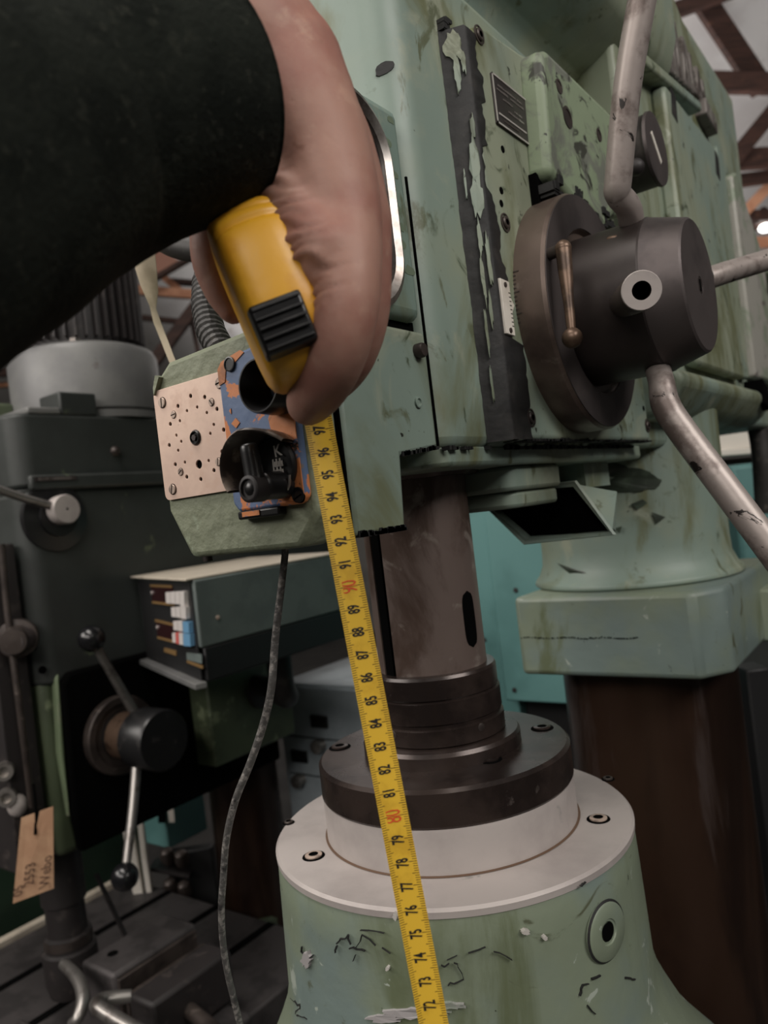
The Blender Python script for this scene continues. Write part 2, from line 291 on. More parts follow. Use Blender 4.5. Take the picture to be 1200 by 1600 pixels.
# --- raised cover panels on the operator side
mb = MB(); mb.prism(rrect(.395, .635, .115, .412, .012), 'x', .093, .109); mb.build('cover_panel', m_greenp, D, bevel=.004)
MB().box(.093, .104, .655, .69, .12, .43).build('cover_strip', m_green, D, bevel=.003)
mb = MB(); mb.prism([(.715, .125), (.715, .405), (.75, .42), (.80, .385), (.895, .325), (.895, .125)], 'x', .093, .108)
plabel(mb.build('cover_panel', mat('bare_grey_worn_panel', (158, 156, 148), [((128, 138, 120), 14, .48, .58, 8, 1), ((104, 98, 94), 26, .58, .66, 7, 1)], rough=.5, bump=.4), D, bevel=.004), 'grey worn cover panel at the far end of the head')
MB().prism([(.885, .30), (.885, .32), (.935, .30), (.935, .275)], 'x', .094, .12).build('lug', m_green, D, bevel=.003)
for y, z in ((.425, .405), (.615, .395)): MB().prism([(y-.012, z-.02), (y-.004, z+.012), (y+.012, z+.006), (y+.008, z-.024)], 'x', .1085, .1095).build('paint_chip', m_black, D, smooth=0)
# --- lower rail under the panels
mb = MB(); mb.prism([(.06, .055), (.06, .095), (.085, .104), (.118, .1), (.122, .088), (.108, .07), (.095, .06)], 'y', .285, .735)
mb.build('lower_rail', m_green, D, bevel=.006, seg=3)
MB().prism([(.66, .083), (.665, .115), (.70, .105), (.705, .075)], 'x', .10, .1235).build('rail_slot', m_dark, D, smooth=0)
# --- raised cast lettering and ledge on the upper cover (letters partly covered by the handle rod)
MB().bar((.1, .325, .408), (.1, .555, .442), .012, .022, up=(1, 0, 0)).build('lettering_ledge', m_green, D, bevel=.003)
yy = [.335, .35, .372, .385, .41, .432, .447, .47, .492, .51, .53, .552, .57, .59, .607, .625]
for i, y in enumerate(yy):
    zb = .432 + (y-.335)*.15; H = (.085 if y < .47 else .085-(y-.47)*.36)
    mb = MB(); mb.bar((.098, y, zb), (.098, y+(.012 if i % 3 == 1 else -.004), zb+H), .011, .010, up=(1, 0, 0))
    if i % 4 == 0: mb.bar((.098, y, zb+H*.5), (.098, y+.016, zb+H*.62), .009, .009, up=(1, 0, 0))
    if i % 5 == 2: mb.bar((.098, y, zb+.004), (.098, y+.018, zb+.01), .009, .009, up=(1, 0, 0))
    mb.build('cast_letter', m_iron, D, bevel=.0015, seg=1)
MB().bar((.098, .60, .462), (.098, .655, .452), .022, .02, up=(1, 0, 0)).build('lettering_base', m_iron, D, bevel=.002)
# --- bearing plate, black filler strip, name plate
mb = MB(); pl = [(-.012, .036), (.268, .036), (.268, .19), (.10, .30), (.092, .322), (.072, .318), (.012, .312), (-.008, .300)]
mb.prism(pl, 'x', .0745, .09); bplate = mb.build('bearing_plate', m_greenp, D, bevel=.0035, seg=3)
rnd = random.Random(3); zz = [.036+i*(.30-.036)/80 for i in range(81)]
mb = MB(); L_ = []; R_ = []; wk = 0; wn = 0
for i, z in enumerate(zz):
    k = z; w = (.0150 if z < .10 else .001 if z < .15 else .0 if z < .2 else -.001) + wn; wn = .72*wn+rnd.uniform(-.0026, .0026)
    if .195 < z < .225: w -= .009
    if .255 < z < .275: w += .006
    wk = .8*wk+rnd.uniform(-.0005, .0005); L_.append((-.0195+wk, z)); R_.append((w, z))
A = [[(.0752, y, z) for y, z in L_], [(.0772, y+.0015, z) for y, z in L_], [(.0904, -.0135, z) for y, z in L_], [(.0909, -.010, z) for y, z in L_], [(.0908, y, z) for y, z in R_], [(.0898, y+.0005, z) for y, z in R_]]
mb.loft(A, caps=False, closed=False); fs = mb.build('filler_strip', m_black, D, smooth=75)
mb = MB()                                                  # paint flakes left standing on the filler
sn = Vector((.006, -.0152, 0)).normalized()
for (q, z, dq, dz) in ((.55, .288, .42, .010), (.55, .270, .16, .014), (.85, .276, .10, .008), (.82, .213, .24, .018), (.75, .19, .28, .013), (.9, .236, .1, .008), (.66, .165, .10, .013), (.6, .14, .08, .018), (.5, .105, .07, .02), (.75, .12, .07, .013), (.45, .072, .05, .015), (.9, .15, .09, .02), (.35, .20, .05, .01)):
    n = 17; ring = [Vector((.0752+.0152*max(.03, min(1, q+dq*rnd.uniform(.55, 1.15)*math.cos(2*PI*k/n))), -.0195+.006*max(.03, min(1, q+dq*rnd.uniform(.55, 1.1)*math.cos(2*PI*k/n))), z+dz*rnd.uniform(.55, 1.2)*math.sin(2*PI*k/n))) for k in range(n)]
    mb.loft([[p-sn*.001 for p in ring], [p+sn*.0011 for p in ring]])
plabel(mb.build('paint_flake', m_greenp, fs, smooth=0), 'green paint flakes left on the black filler'); COL.objects[-1]['kind'] = 'stuff'
mb = MB()
for k in range(14):
    y, z = -.016+rnd.uniform(-.004, .006), .302+rnd.uniform(-.003, .006); mb.box(.075, .0785+rnd.uniform(0, .002), y, y+rnd.uniform(.002, .007), z, z+rnd.uniform(.001, .004))
mb.build('filler_crumb', m_black, fs, smooth=0)['kind'] = 'stuff'
npl = MB().box(.0898, .0915, .017, .068, .2475, .2815).build('name_plate', m_plate, D, bevel=.0006)
mb = MB()
for a in ((.017, .068, .2475, .2487), (.017, .068, .2803, .2815), (.017, .0182, .2475, .2815)): mb.box(.0915, .0919, *a)
mb.box(.0915, .0919, .021, .0625, .2545, .2557); mb.build('plate_rim', m_pale, npl, smooth=0)
mb = MB()
for z0, segs in ((.2745, ((.024, .05), (.053, .06))), (.2715, ((.022, .038), (.042, .062))), (.267, ((.03, .044),)), (.264, ((.046, .058),)), (.2605, ((.036, .06),)), (.2515, ((.028, .05),))):
    for y0, y1 in segs:
        y = y0
        while y < y1: d = rnd.uniform(.0012, .003); mb.box(.0915, .0918, y, min(y+d, y1), z0, z0+rnd.uniform(.0010, .0016)); y += d+.0006
plabel(mb.build('plate_lettering', m_iron, npl, smooth=0), 'small worn lettering on the name plate')
def sunk_screw(y, z, x, r, parent):
    a, d = MB(), MB(); a.lathe([(r*1.5, 0), (r*1.5, .0008), (r*1.25, .001), (r*1.2, .0002)], (x, y, z), (1, 0, 0), 20, caps=False); socket((a, d), (x-.001, y, z), (1, 0, 0), r, .5, .003)
    o = a.build('socket_screw', m_steelb, parent); d.build('hex_pit', m_dark, o, smooth=0)
for y, z in ((.0075, .3025), (.0131, .1801), (.0165, .0504), (.2627, .0502)): sunk_screw(y, z, .09, .0042, D)
for y, z in ((.0131, .2014), (.0108, .1923), (.258, .066), (.023, .24-.008)):
    MB().lathe([(.0024, 0), (.0024, .0006), (0, .0006)], (.0899, y, z), (1, 0, 0), 12).build('pin_hole', m_dark, D, smooth=0)
vern = MB(); vern.prism([(-.009, .1035), (-.009, .139), (.0035, .1385), (.0035, .128), (.0075, .1235), (.0035, .1185), (.0035, .103)], 'x', .0905, .0925)
vern = plabel(vern.build('index_plate', m_white, D, bevel=.0004), 'small pale index plate beside the flange')
for z in (.106, .1355): MB().lathe([(.0017, 0), (.0017, .0007), (0, .001)], (.0925, -.003, z), (1, 0, 0), 12).build('rivet', m_steelb, vern)
mb = MB()
for k in range(9): mb.box(.0924, .0927, .0005, .003, .109+k*.0027, .1095+k*.0027)
mb.build('index_mark', m_ink, vern, smooth=0)
# --- raised block with torn lower edge
mb = MB(); mb.prism([(.062, .222), (.07, .312), (.083, .318), (.235, .318), (.235, .235), (.19, .222), (.165, .205), (.13, .214), (.10, .212)], 'x', .085, .106)
blk = mb.build('gear_block', m_worn, D, bevel=.006, seg=3)
MB().prism([(.06, .225), (.085, .22), (.12, .205), (.175, .205), (.19, .16), (.06, .16)], 'x', .085, .096).build('torn_cavity', m_dark, D, smooth=0)
mb = MB()
for k in range(26):
    y = rnd.uniform(.06, .18); z = .212+rnd.uniform(-.012, .008); mb.box(.095, .1065+rnd.uniform(0, .0015), y, y+rnd.uniform(.002, .012), z, z+rnd.uniform(.002, .007))
mb.build('black_grime', m_black, blk, smooth=0)['kind'] = 'stuff'
for y, z, r in ((.108, .2765, .006), (.098, .296, .004), (.175, .285, .004), (.205, .262, .004)):
    MB().lathe([(r*1.4, 0), (r*1.4, .0006), (r, .0006), (r, .0001), (0, .0001)], (.106, y, z), (1, 0, 0), 14, caps=False).build('screw_hole', m_steelb, blk)
# --- gear selector knob
kn = MB(); c = (.09, .236, .282)
kn.lathe([(.037, 0), (.037, .012), (.03, .016), (.03, .04), (.0315, .042)], c, (1, 0, 0), 40); kn = kn.build('selector_knob', m_fin, D, bevel=.001)
MB().lathe([(.0315, .042), (.031, .0445), (.0, .0445)], c, (1, 0, 0), 40, caps=False).build('knob_face', m_hubf, kn)
MB().prism([(.221, .290), (.241, .270), (.2445, .2735), (.2245, .2935)], 'x', .1342, .1352).build('white_bar', m_white, kn, smooth=0)  # white bar lying diagonally across the knob face
mb = MB(); mb.tube([(.108, .205, .262), (.12, .197, .258), (.126, .192, .256)], [.006, .007, .006], 14); mb.ball((.128, .19, .255), .007, 14); mb.build('lock_knob', m_fin, D)
# --- capstan: flange, hub, rods
AX = (.10, .127); CX = (1, 0, 0)
fl = MB().lathe([(.086, 0), (.086, .022), (.0845, .0245), (.06, .0245), (.058, .021), (.0, .021)], (.0875, AX[0], AX[1]), CX, 96).build('capstan_flange', m_flange, D, smooth=30)
plabel(MB().lathe([(.0842, .0246), (.0842, .0252), (.0605, .0252), (.0605, .0246)], (.0875, AX[0], AX[1]), CX, 96, caps=False).build('flange_face', m_hubf, fl, smooth=30), 'matt grey front face of the flange')
mb = MB()
for k in range(13):
    a = math.radians(166+k*1.9); y, z = AX[0]+.0861*math.cos(a), AX[1]+.0861*math.sin(a); L = .006 if k % 5 == 0 else .0038
    mb.bar((.0880, y, z), (.0880+L, y, z), .0007, .0006, up=(0, math.cos(a), math.sin(a)))
mb.build('graduation', m_steelb, fl, smooth=0)
hub = MB().lathe([(.0, .02), (.0535, .02), (.0535, .073), (.0525, .0745), (.0455, .0972), (.044, .0985), (.0, .0985)], (.0875, AX[0], AX[1]), CX, 72).build('capstan_hub', m_hubd, D, smooth=25)
plabel(MB().lathe([(.0527, .0742), (.0456, .0974), (.0441, .0987), (.0062, .0987), (.0058, .0975), (0, .0975)], (.0875, AX[0], AX[1]), CX, 72, caps=False).build('hub_face', m_hubf, hub, smooth=25), 'matt grey chamfered front of the hub')
MB().prism([(AX[0]-.0012, AX[1]-.004), (AX[0]+.0012, AX[1]-.004), (AX[0]+.0012, AX[1]+.004), (AX[0]-.0012, AX[1]+.004)], 'x', .1858, .1864).build('centre_slot', m_dark, hub, smooth=0)
def radial(ang, r, x): return Vector((x, AX[0]+r*math.cos(math.radians(ang)), AX[1]+r*math.sin(math.radians(ang))))
# hollow socket pointing at the lens
so = MB(); p0, p1 = radial(191, .045, .1475), radial(191, .15, .190); ax_ = (p1-p0)
so.lathe([(.0094, 0), (.0102, ax_.length*.5), (.0104, ax_.length-.0006), (.0098, ax_.length), (.0048, ax_.length), (.0048, ax_.length-.02), (0, ax_.length-.02)], p0, ax_, 40, caps=False)
so = so.build('rod_socket', m_steelb, hub, smooth=25)
plabel(MB().lathe([(.0103, ax_.length-.0004), (.0099, ax_.length+.0004), (.0049, ax_.length+.0004)], p0, ax_, 40, caps=False).build('socket_end', m_alu, so, smooth=25), 'bright ring end of the hollow socket')
MB().lathe([(.0048, ax_.length-.018), (0, ax_.length-.018)], p0, ax_, 24, caps=False).build('socket_bore', m_dark, so)
def rod(pts, rad, lb):
    o = MB().tube(pts, rad, 20, res=6).build('handle_rod', m_rod, hub); plabel(o, lb); return o
rod([radial(98, .04, .1475), at(983, 328, .515), at(966, 303, .505), at(966, 278, .50), at(981, 130, .485), at(1008, -30, .47), at(1030, -190, .455)], [.0085, .0085, .0085, .0088, .0088, .0088, .0088], 'worn chrome rod rising from the hub')
rod([radial(282, .04, .1475), at(1033, 596, .52), at(1040, 632, .515), at(1065, 672, .51), at(1140, 772, .495), at(1225, 886, .48), at(1330, 1030, .46)], [.0085, .0085, .0095, .0095, .0095, .0095, .0095], 'worn chrome rod bent down to the right')
rod([radial(12, .04, .152), at(1116, 432, .585), at(1160, 418, .60), at(1230, 397, .62), at(1330, 366, .64)], [.0085]*5, 'worn chrome rod running out to the right')
mb = MB(); mb.lathe([(.0075, 0), (.0075, .002), (.0045, .003), (.0045, .0)], radial(191, .0535, .128)+Vector((0, -.0004, .026)), (0, -1, .5), 16)
wp0, wp1 = onx(957, 368, .143), onx(962, 398, .142); MB().bar(wp0, wp1, .008, .006, up=(0, -1, .3)).build('wedge_key', m_bronze, hub, bevel=.0015)
# dog-bone locking lever across the flange face
lv = MB(); q0, q1 = onx(880, 388, .124), onx(894, 528, .126)
lv.tube([q0, q0.lerp(q1, .25), q0.lerp(q1, .6), q0.lerp(q1, .92)], [.0052, .0047, .0034, .0028], 16, res=4); lv.ball(q1, .0066, 20); lv.ball(q0, .0054, 16)
lv = plabel(lv.build('locking_lever', m_bronze, D), 'bronze dog-bone locking lever with ball end')
MB().tube([q0+Vector((-.014, .004, 0)), q0], .004, 14).build('lever_pivot', m_steelb, lv)
# --- quill, collars
qp = [(.0395, .05), (.0395, -.118)]
qn = MB(); prof_q = []
K = 96; R0 = .0385
ks = lambda ang: 1.0
# keyway: grooved cylinder, the groove facing the operator
key_a = math.atan2(*(lambda p: (p.y, p.x))(ony(596, 900, -.034))); kw = .0085/R0/2
for z in (.05, -.119):
    ring = []
    for k in range(K):
        a = 2*PI*k/K; d = (a-key_a+PI) % (2*PI)-PI; r = R0-.006 if abs(d) < kw else R0; ring.append((r*math.cos(a), r*math.sin(a), z))
    prof_q.append(ring)
qn.loft(prof_q); quill = qn.build('quill', m_quill, D, smooth=30)
mb = MB(); a0 = key_a
for k in range(5):
    pass
u_ = Vector((math.cos(a0), math.sin(a0), 0)); v_ = Vector((-math.sin(a0), math.cos(a0), 0))
mb.hexa([u_*.030-v_*.0043+Vector((0, 0, -.117)), u_*.030+v_*.0043+Vector((0, 0, -.117)), u_*.0381+v_*.0043+Vector((0, 0, -.117)), u_*.0381-v_*.0043+Vector((0, 0, -.117)), u_*.030-v_*.0043+Vector((0, 0, .04)), u_*.030+v_*.0043+Vector((0, 0, .04)), u_*.0381+v_*.0043+Vector((0, 0, .04)), u_*.0381-v_*.0043+Vector((0, 0, .04))])
mb.build('keyway', m_dark, quill, smooth=0)
sl = at(722, 967, .528); sa = math.atan2(sl.y, sl.x); mb = MB(); rows = []
for j in range(17):
    q = -1+j/8; ww = .0062/R0*max(0, 1-abs(q)**5)**.5
    rows.append([(.0387*math.cos(sa+ww*i/4), .0387*math.sin(sa+ww*i/4), sl.z+q*.0195) for i in range(-4, 5)])
mb.loft(rows, caps=False, closed=False); mb.build('drift_slot', m_dark, quill, smooth=0)
MB().lathe([(.05, .05), (.05, .0235), (.046, .0195), (.0385, .0195)], (0, 0, 0), (0, 0, 1), 64).build('quill_bush', m_oily, D, smooth=30)
col = MB().lathe([(.036, -.112), (.0435, -.1125), (.0445, -.1145), (.0445, -.1275), (.0435, -.1285), (.0455, -.1295), (.0455, -.1435), (.0445, -.1445), (.0445, -.1465), (.0462, -.1475), (.0462, -.158), (.045, -.159), (.0545, -.1595), (.056, -.162), (.056, -.172), (.0565, -.1725), (.0565, -.178)], (0, 0, 0), (0, 0, 1), 96)
col = col.build('spindle_collar', m_oily, D, smooth=25)
for ang in (-100, -20):
    c = Vector((.0455*math.cos(math.radians(ang)), .0455*math.sin(math.radians(ang)), -.150)); MB().lathe([(.0028, -.003), (.0028, .0008), (.0018, .0012), (0, .0012)], c, (c.x, c.y, 0), 12).build('grub_screw', m_steelb, col)
# --- underside castings and chute
mb = MB(); mb.prism(rrect(-.03, .064, .03, .12, .01), 'z', .004, .022); mb.prism(rrect(-.03, .060, .036, .12, .01), 'z', -.0085, .004); mb.prism(rrect(-.045, .072, -.07, .30, .012), 'z', .022, .036)
mb.build('underside_casting', m_green, D, bevel=.003)
P4 = [ony(741, 772, .13), ony(820, 846, .13), ony(956, 833, .13), ony(897, 756, .13)]
Q4 = [p + Vector((-.012, .13, .012)) for p in P4]; Q4[3] = ony(964, 768, .165); Q4[2] = ony(962, 829, .16)
mb = MB(); rim = []
mb.loft([P4, Q4], caps=False); mb.loft([[p.lerp(sum(P4, Vector())/4, -.035) + Vector((0, .002, 0)) for p in P4], P4], caps=False)
mb.prism([(.0, .0), (.0, .03), (.05, .03), (.05, .0)], 'y', .20, .26)
chute = mb.build('chip_chute', m_green, D, smooth=0)
chute.modifiers.new('wall', 'SOLIDIFY').thickness = .0025
cc = sum(P4, Vector())/4
mb = MB(); inner = [p.lerp(cc, .02)+Vector((0, .012, 0)) for p in P4]; mb.face([mb.v(p) for p in inner]); mb.build('chute_shade_sheet', m_dark, chute, smooth=0)  # near-black sheet across the mouth, painting the shade inside the chute
# --- column sleeve, clamp block, column
mb = MB(); c = (0, .449, 0)
mb.lathe([(.108, .08), (.1075, .03), (.107, -.02), (.106, -.07), (.107, -.088), (.112, -.100), (.122, -.112)], c, (0, 0, 1), 72)
mb.build('column_sleeve', m_green, D, bevel=.008, seg=3)
MB().prism([(-.094, .312), (.098, .312), (.122, .345), (.122, .59), (-.094, .59)], 'z', -.199, -.112).build('column_clamp', m_baseg, D, bevel=.006, seg=3)
MB().prism([(.30, -.158), (.46, -.158), (.46, -.157), (.30, -.157)], 'y', .3112, .3122).build('clamp_seam', m_dark, D) if False else None
def onsleeve(u, v, r):
    d = at(u, v, 1)-CAM; ox, oy = CAM.x, CAM.y-.449; a = d.x*d.x+d.y*d.y; b = 2*(ox*d.x+oy*d.y); q = ox*ox+oy*oy-r*r
    return CAM + d*((-b-math.sqrt(max(b*b-4*a*q, 0)))/(2*a))
for poly in ([(800, 722), (850, 712), (905, 716), (960, 724), (1010, 736), (1034, 748), (1028, 762), (985, 768), (930, 766), (880, 770), (830, 758)], [(905, 778), (925, 774), (948, 782), (930, 790)], [(985, 788), (1004, 780), (1012, 786), (996, 796)], [(1018, 800), (1040, 808), (1026, 818)], [(940, 800), (956, 804), (950, 816), (938, 810)], [(870, 880), (900, 890), (930, 898), (928, 902), (890, 896)], [(960, 826), (972, 822), (968, 834)]):
    mb = MB(); big = len(poly) > 8; fine = []
    for (a_, b_) in zip(poly, poly[1:]+poly[:1]):
        for k in range(5 if big else 2): fine.append((a_[0]+(b_[0]-a_[0])*k/5+rnd.uniform(-4, 4), a_[1]+(b_[1]-a_[1])*k/5+rnd.uniform(-3, 3)))
    P_ = [onsleeve(u, v, .1088) for u, v in (fine if big else poly)]; cx_ = sum(P_, Vector())/len(P_); V_ = [mb.v(p) for p in P_]; M_ = [mb.v(cx_+(Vector((p.x, p.y-.449, 0)).normalized()*0)+(p-cx_)*.5) for p in P_]
    for v_, p in zip(M_, P_): 
        q_ = Vector((v_.co.x, v_.co.y-.449, 0)).normalized()*.1089; v_.co = Vector((q_.x, q_.y+.449, v_.co.z))
    q_ = Vector((cx_.x, cx_.y-.449, 0)).normalized()*.1089; O_ = mb.v(Vector((q_.x, q_.y+.449, cx_.z))); n = len(V_)
    for i in range(n): mb.face([V_[i], V_[(i+1) % n], M_[(i+1) % n], M_[i]]); mb.face([M_[i], M_[(i+1) % n], O_])
    mb.build('oil_stain', mat('oily_grime', (44, 52, 42), [((70, 82, 68), 30, .5, .66, 7)], rough=.4) if 'oily_grime' not in bpy.data.materials else bpy.data.materials['oily_grime'], D, smooth=60)
mb = MB()
for k in range(40):
    x = -.09+k*.0033; z = -.1572+.0005*math.sin(k*.5)+rnd.uniform(-.0004, .0004); mb.box(x, x+.0036*rnd.uniform(.3, 1), .3114, .3125, z-.0004, z+.0003+rnd.uniform(0, .0007))
mb.build('clamp_seam', m_dark, D, smooth=0)
MB().lathe([(.0985, -.199), (.0985, -1.3)], c, (0, 0, 1), 72).build('column', m_col, D)
MB().lathe([(.16, -1.22), (.20, -1.25), (.20, -1.3)], c, (0, 0, 1), 48).build('column_foot', m_green, D)
MB().box(.135, .165, .52, .60, -1.3, -.19).build('column_rack', m_oily, D, bevel=.002)
MB().prism([(.11, .50), (.17, .50), (.17, .60), (.11, .60)], 'z', -.2, -.14).build('rack_bracket', m_green, D, bevel=.003)

# --- front gauge cover with chrome sight frame
gc = MB().prism(rrect(.052, .075, -.19, -.079, .006), 'z', .106, .2285).build('gauge_cover', green('blue_green_cover_enamel', (122, 138, 124), blue=(114, 134, 126)), D, bevel=.008, seg=3)
rg = rrect(-.185, -.0975, .105, .2225, .034, 10); mb = MB(); rings = []
n = len(rg); cy, cz = -.141, .164
pts = [Vector((.0765, y, z)) for y, z in rg]
mb2 = MB(); prof_ = [(.0, -.003), (.0, .003), (.0035, .0045), (.0075, .002), (.0075, -.003)]
R_ = []
for y, z in rg:
    d = Vector((0, cy-y, cz-z)); d.normalize(); R_.append([Vector((.0765, y, z)) + d*o_ + Vector((h_, 0, 0)) for o_, h_ in prof_])
for i in range(n):
    pass
V = [[mb2.v(p) for p in r] for r in R_]
for i in range(n):
    for j in range(len(prof_)-1): mb2.face([V[i][j], V[(i+1) % n][j], V[(i+1) % n][j+1], V[i][j+1]])
sf = mb2.build('sight_frame', m_chrome, gc, smooth=50)
mb = MB(); mb.prism([(y+(cy-y)*.08, z+(cz-z)*.08) for y, z in rg], 'x', .074, .0762); mb.build('sight_glass', m_bak, sf)
mb = MB()
for y, z, s in ((-.088, .220, .004), (-.09, .188, .004), (-.091, .168, .0035), (-.09, .158, .004), (-.091, .148, .005), (-.087, .134, .005), (-.093, .205, .004)):
    k = 9; mb.prism([(y+s*rnd.uniform(.6, 1.2)*math.cos(2*PI*i/k), z+s*.7*rnd.uniform(.6, 1.2)*math.sin(2*PI*i/k)) for i in range(k)], 'x', .0745, .0752)
plabel(mb.build('worn_patch', mat('bare_patch', (98, 112, 92), rough=.6), gc, smooth=0), 'worn patches in the blue-green paint')
MB().prism([(-.19, .0965), (-.079, .0965), (-.079, .107), (-.19, .107)], 'x', .045, .068).build('cover_gap', m_dark, D, smooth=0)
q_ = onx(600, 107, .0738)
for _i in range(6):
    n_ = Vector((q_.x-.053, q_.y+.056, 0)).normalized() if q_.y < -.056 else Vector((1, 0, 0)); s_ = Vector((.053, max(q_.y, -.056), q_.z)) + n_*.0221; s_.z = q_.z
    dd = at(600, 107, 1)-CAM; q_ = CAM + dd*((s_-CAM).dot(n_)/dd.dot(n_))
tt = Vector((0, 0, 1)).cross(n_); rr = [q_+tt*(.0062*math.cos(k*PI/7)*rnd.uniform(.8, 1.1))+Vector((0, 0, .002*math.cos(k*PI/7)+.004*math.sin(k*PI/7)*rnd.uniform(.8, 1.1))) for k in range(14)]
MB().loft([[p-n_*.002 for p in rr], [p+n_*.0003 for p in rr]]).build('paint_chip', m_black, D, smooth=0)
def onz(u, v, z):
    d = at(u, v, 1)-CAM; return CAM + d*((z-CAM.z)/d.z)
def oncyl(u, v, r):
    d = at(u, v, 1)-CAM; a = d.x*d.x+d.y*d.y; b = 2*(CAM.x*d.x+CAM.y*d.y); c = CAM.x**2+CAM.y**2-r*r
    return CAM + d*((-b-math.sqrt(max(b*b-4*a*c, 0)))/(2*a))
# ------------------------------------------------------------------ switch box hanging on the drill head
YF = -.185; NY = (0, -1, 0)
oct_ = [(-.037, .0142), (-.0225, -.0123), (.0575, -.0123), (.0715, .004), (.0715, .091), (.064, .0985), (-.023, .0945), (-.031, .089), (-.037, .080)]
sb = MB().prism(oct_, 'y', YF, -.1635).build('switch_box', m_boxg, D, bevel=.003, seg=3)
MB().prism([(-.1632, -.0105), (-.1205, -.0105), (-.117, .029), (-.079, .033), (-.079, .0998), (-.1632, .0998)], 'x', -.028, .0752).build('box_body', m_green, sb, bevel=.0025)
MB().prism([(-.1642, -.0095), (-.1628, -.0095), (-.1628, .099), (-.1642, .099)], 'x', -.027, .0735).build('box_gasket', m_dark, sb, smooth=0)
MB().box(.0745, .0756, -.0795, -.078, .034, .19).build('head_seam', m_dark, D, smooth=0)
mb = MB()
for k in range(60): y = -.162+rnd.uniform(0, .039); mb.box(.060, .0755, y, y+rnd.uniform(.0008, .004), -.0108-rnd.uniform(0, .0004), -.0098+rnd.uniform(0, .0022))
for k in range(40): y = -.117+rnd.uniform(0, .036); mb.box(.06, .0755, y, y+rnd.uniform(.0008, .003), .0285+(y+.117)*.1, .0302+(y+.117)*.1+rnd.uniform(0, .0012))
for k in range(120): y = -.012+rnd.uniform(0, .28); mb.box(.08, .0902, y, y+rnd.uniform(.001, .004), .0352, .0362+rnd.uniform(0, .0005)+(.0012 if rnd.random() < .06 else 0))
for k in range(70): y = -.07+rnd.uniform(0, .33); mb.box(.07, .0755, y, y+rnd.uniform(.001, .008), .0318, .0335+rnd.uniform(0, .0012))
mb.build('oil_grime', m_black, sb, smooth=0)['kind'] = 'stuff'
MB().lathe([(.0042, 0), (.0042, .004), (.0036, .0052), (0, .0056)], (.0752, -.0894, .0878), CX, 18).build('cap_screw', m_steelb, sb)
MB().lathe([(.0032, 0), (.0032, .0012), (.0022, .0014), (.0018, .0005), (0, .0005)], (.0752, -.0951, .0585), CX, 14).build('plug_screw', m_green, sb)
mb = MB(); mb.lathe([(.0028, 0), (.0028, .004), (0, .0045)], (-.027, -.17, -.0115), (0, 0, -1), 12).build('corner_screw', m_steelb, sb)
MB().prism([(-.034, .082), (-.031, .0885), (-.028, .087), (-.034, .078)], 'y', -.188, -.18).build('hinge_lug', m_boxg, sb, smooth=0)
# copper plate with holes
cp = rrect(-.0362, .0230, .0203, .0806, .0035, 4)
cpl = plabel(MB().prism(cp, 'y', YF-.0016, YF-.0004).build('cover_plate', m_copper, sb, bevel=.0004), 'bare copper-coloured plate full of small holes')
f = lambda x, y: (240+x/6.156, 540+y/6.156)
cut = MB()
for i, (hx, hy) in enumerate(((355, 485), (490, 495), (608, 610), (673, 810), (580, 1200), (453, 1285), (318, 1263), (208, 1143), (150, 958), (160, 755), (233, 582), (657, 1020), (320, 627), (418, 592), (511, 645), (578, 760), (545, 845), (528, 1107), (300, 1122), (236, 1008), (265, 922), (218, 863), (252, 724))):
    p = ony(*f(hx, hy), YF-.0016); r = .00115 if i < 12 else .00088
    cut.lathe([(r, -.003), (r, .003)], p, NY, 14)
cut.lathe([(.0024, -.003), (.0024, .003)], ony(*f(435, 1143), YF-.0016), NY, 24)
cut = cut.build('cut', m_dark, sb, smooth=0); bo = cpl.modifiers.new('holes', 'BOOLEAN'); bo.object = cut; bo.solver = 'EXACT'; cpl.modifiers.move(1, 0)
bpy.context.view_layer.update(); hm_ = bpy.data.meshes.new_from_object(cpl.evaluated_get(bpy.context.evaluated_depsgraph_get()))
cpl.modifiers.clear(); cpl.data = hm_; cpl.data.shade_flat(); bpy.data.objects.remove(cut)
MB().prism(rrect(-.034, .021, .022, .079, .003), 'y', YF-.0006, YF-.0003).build('plate_backing', m_dark, cpl, smooth=0)
for (hx, hy, a, r) in ((193, 665, .1, .0019), (558, 545, 2.2, .0019), (625, 1118, 1.4, .0020), (262, 1215, .6, .0019)): slot_screw(ony(*f(hx, hy), YF-.0016), NY, r, .0006, cpl, a)
for (hx, hy, a) in ((86, 550, 1.5), (637, 360, .15), (186, 1382, 1.35)): slot_screw(ony(*f(hx, hy), YF-.0016), NY, .0027, .0009, cpl, a)
p = ony(*f(405, 885), YF-.0016)
o = MB().lathe([(.0042, -.0004), (.0042, .0002), (.0034, .0012), (.0030, .0012), (.0030, .0002), (0, .0002)], p, NY, 28, caps=False).build('spindle_bush', m_bak, cpl)
MB().lathe([(.0017, 0), (.0017, .0016), (0, .0016)], p, NY, 6, caps=False).build('square_shaft', m_hubf, o, smooth=0)
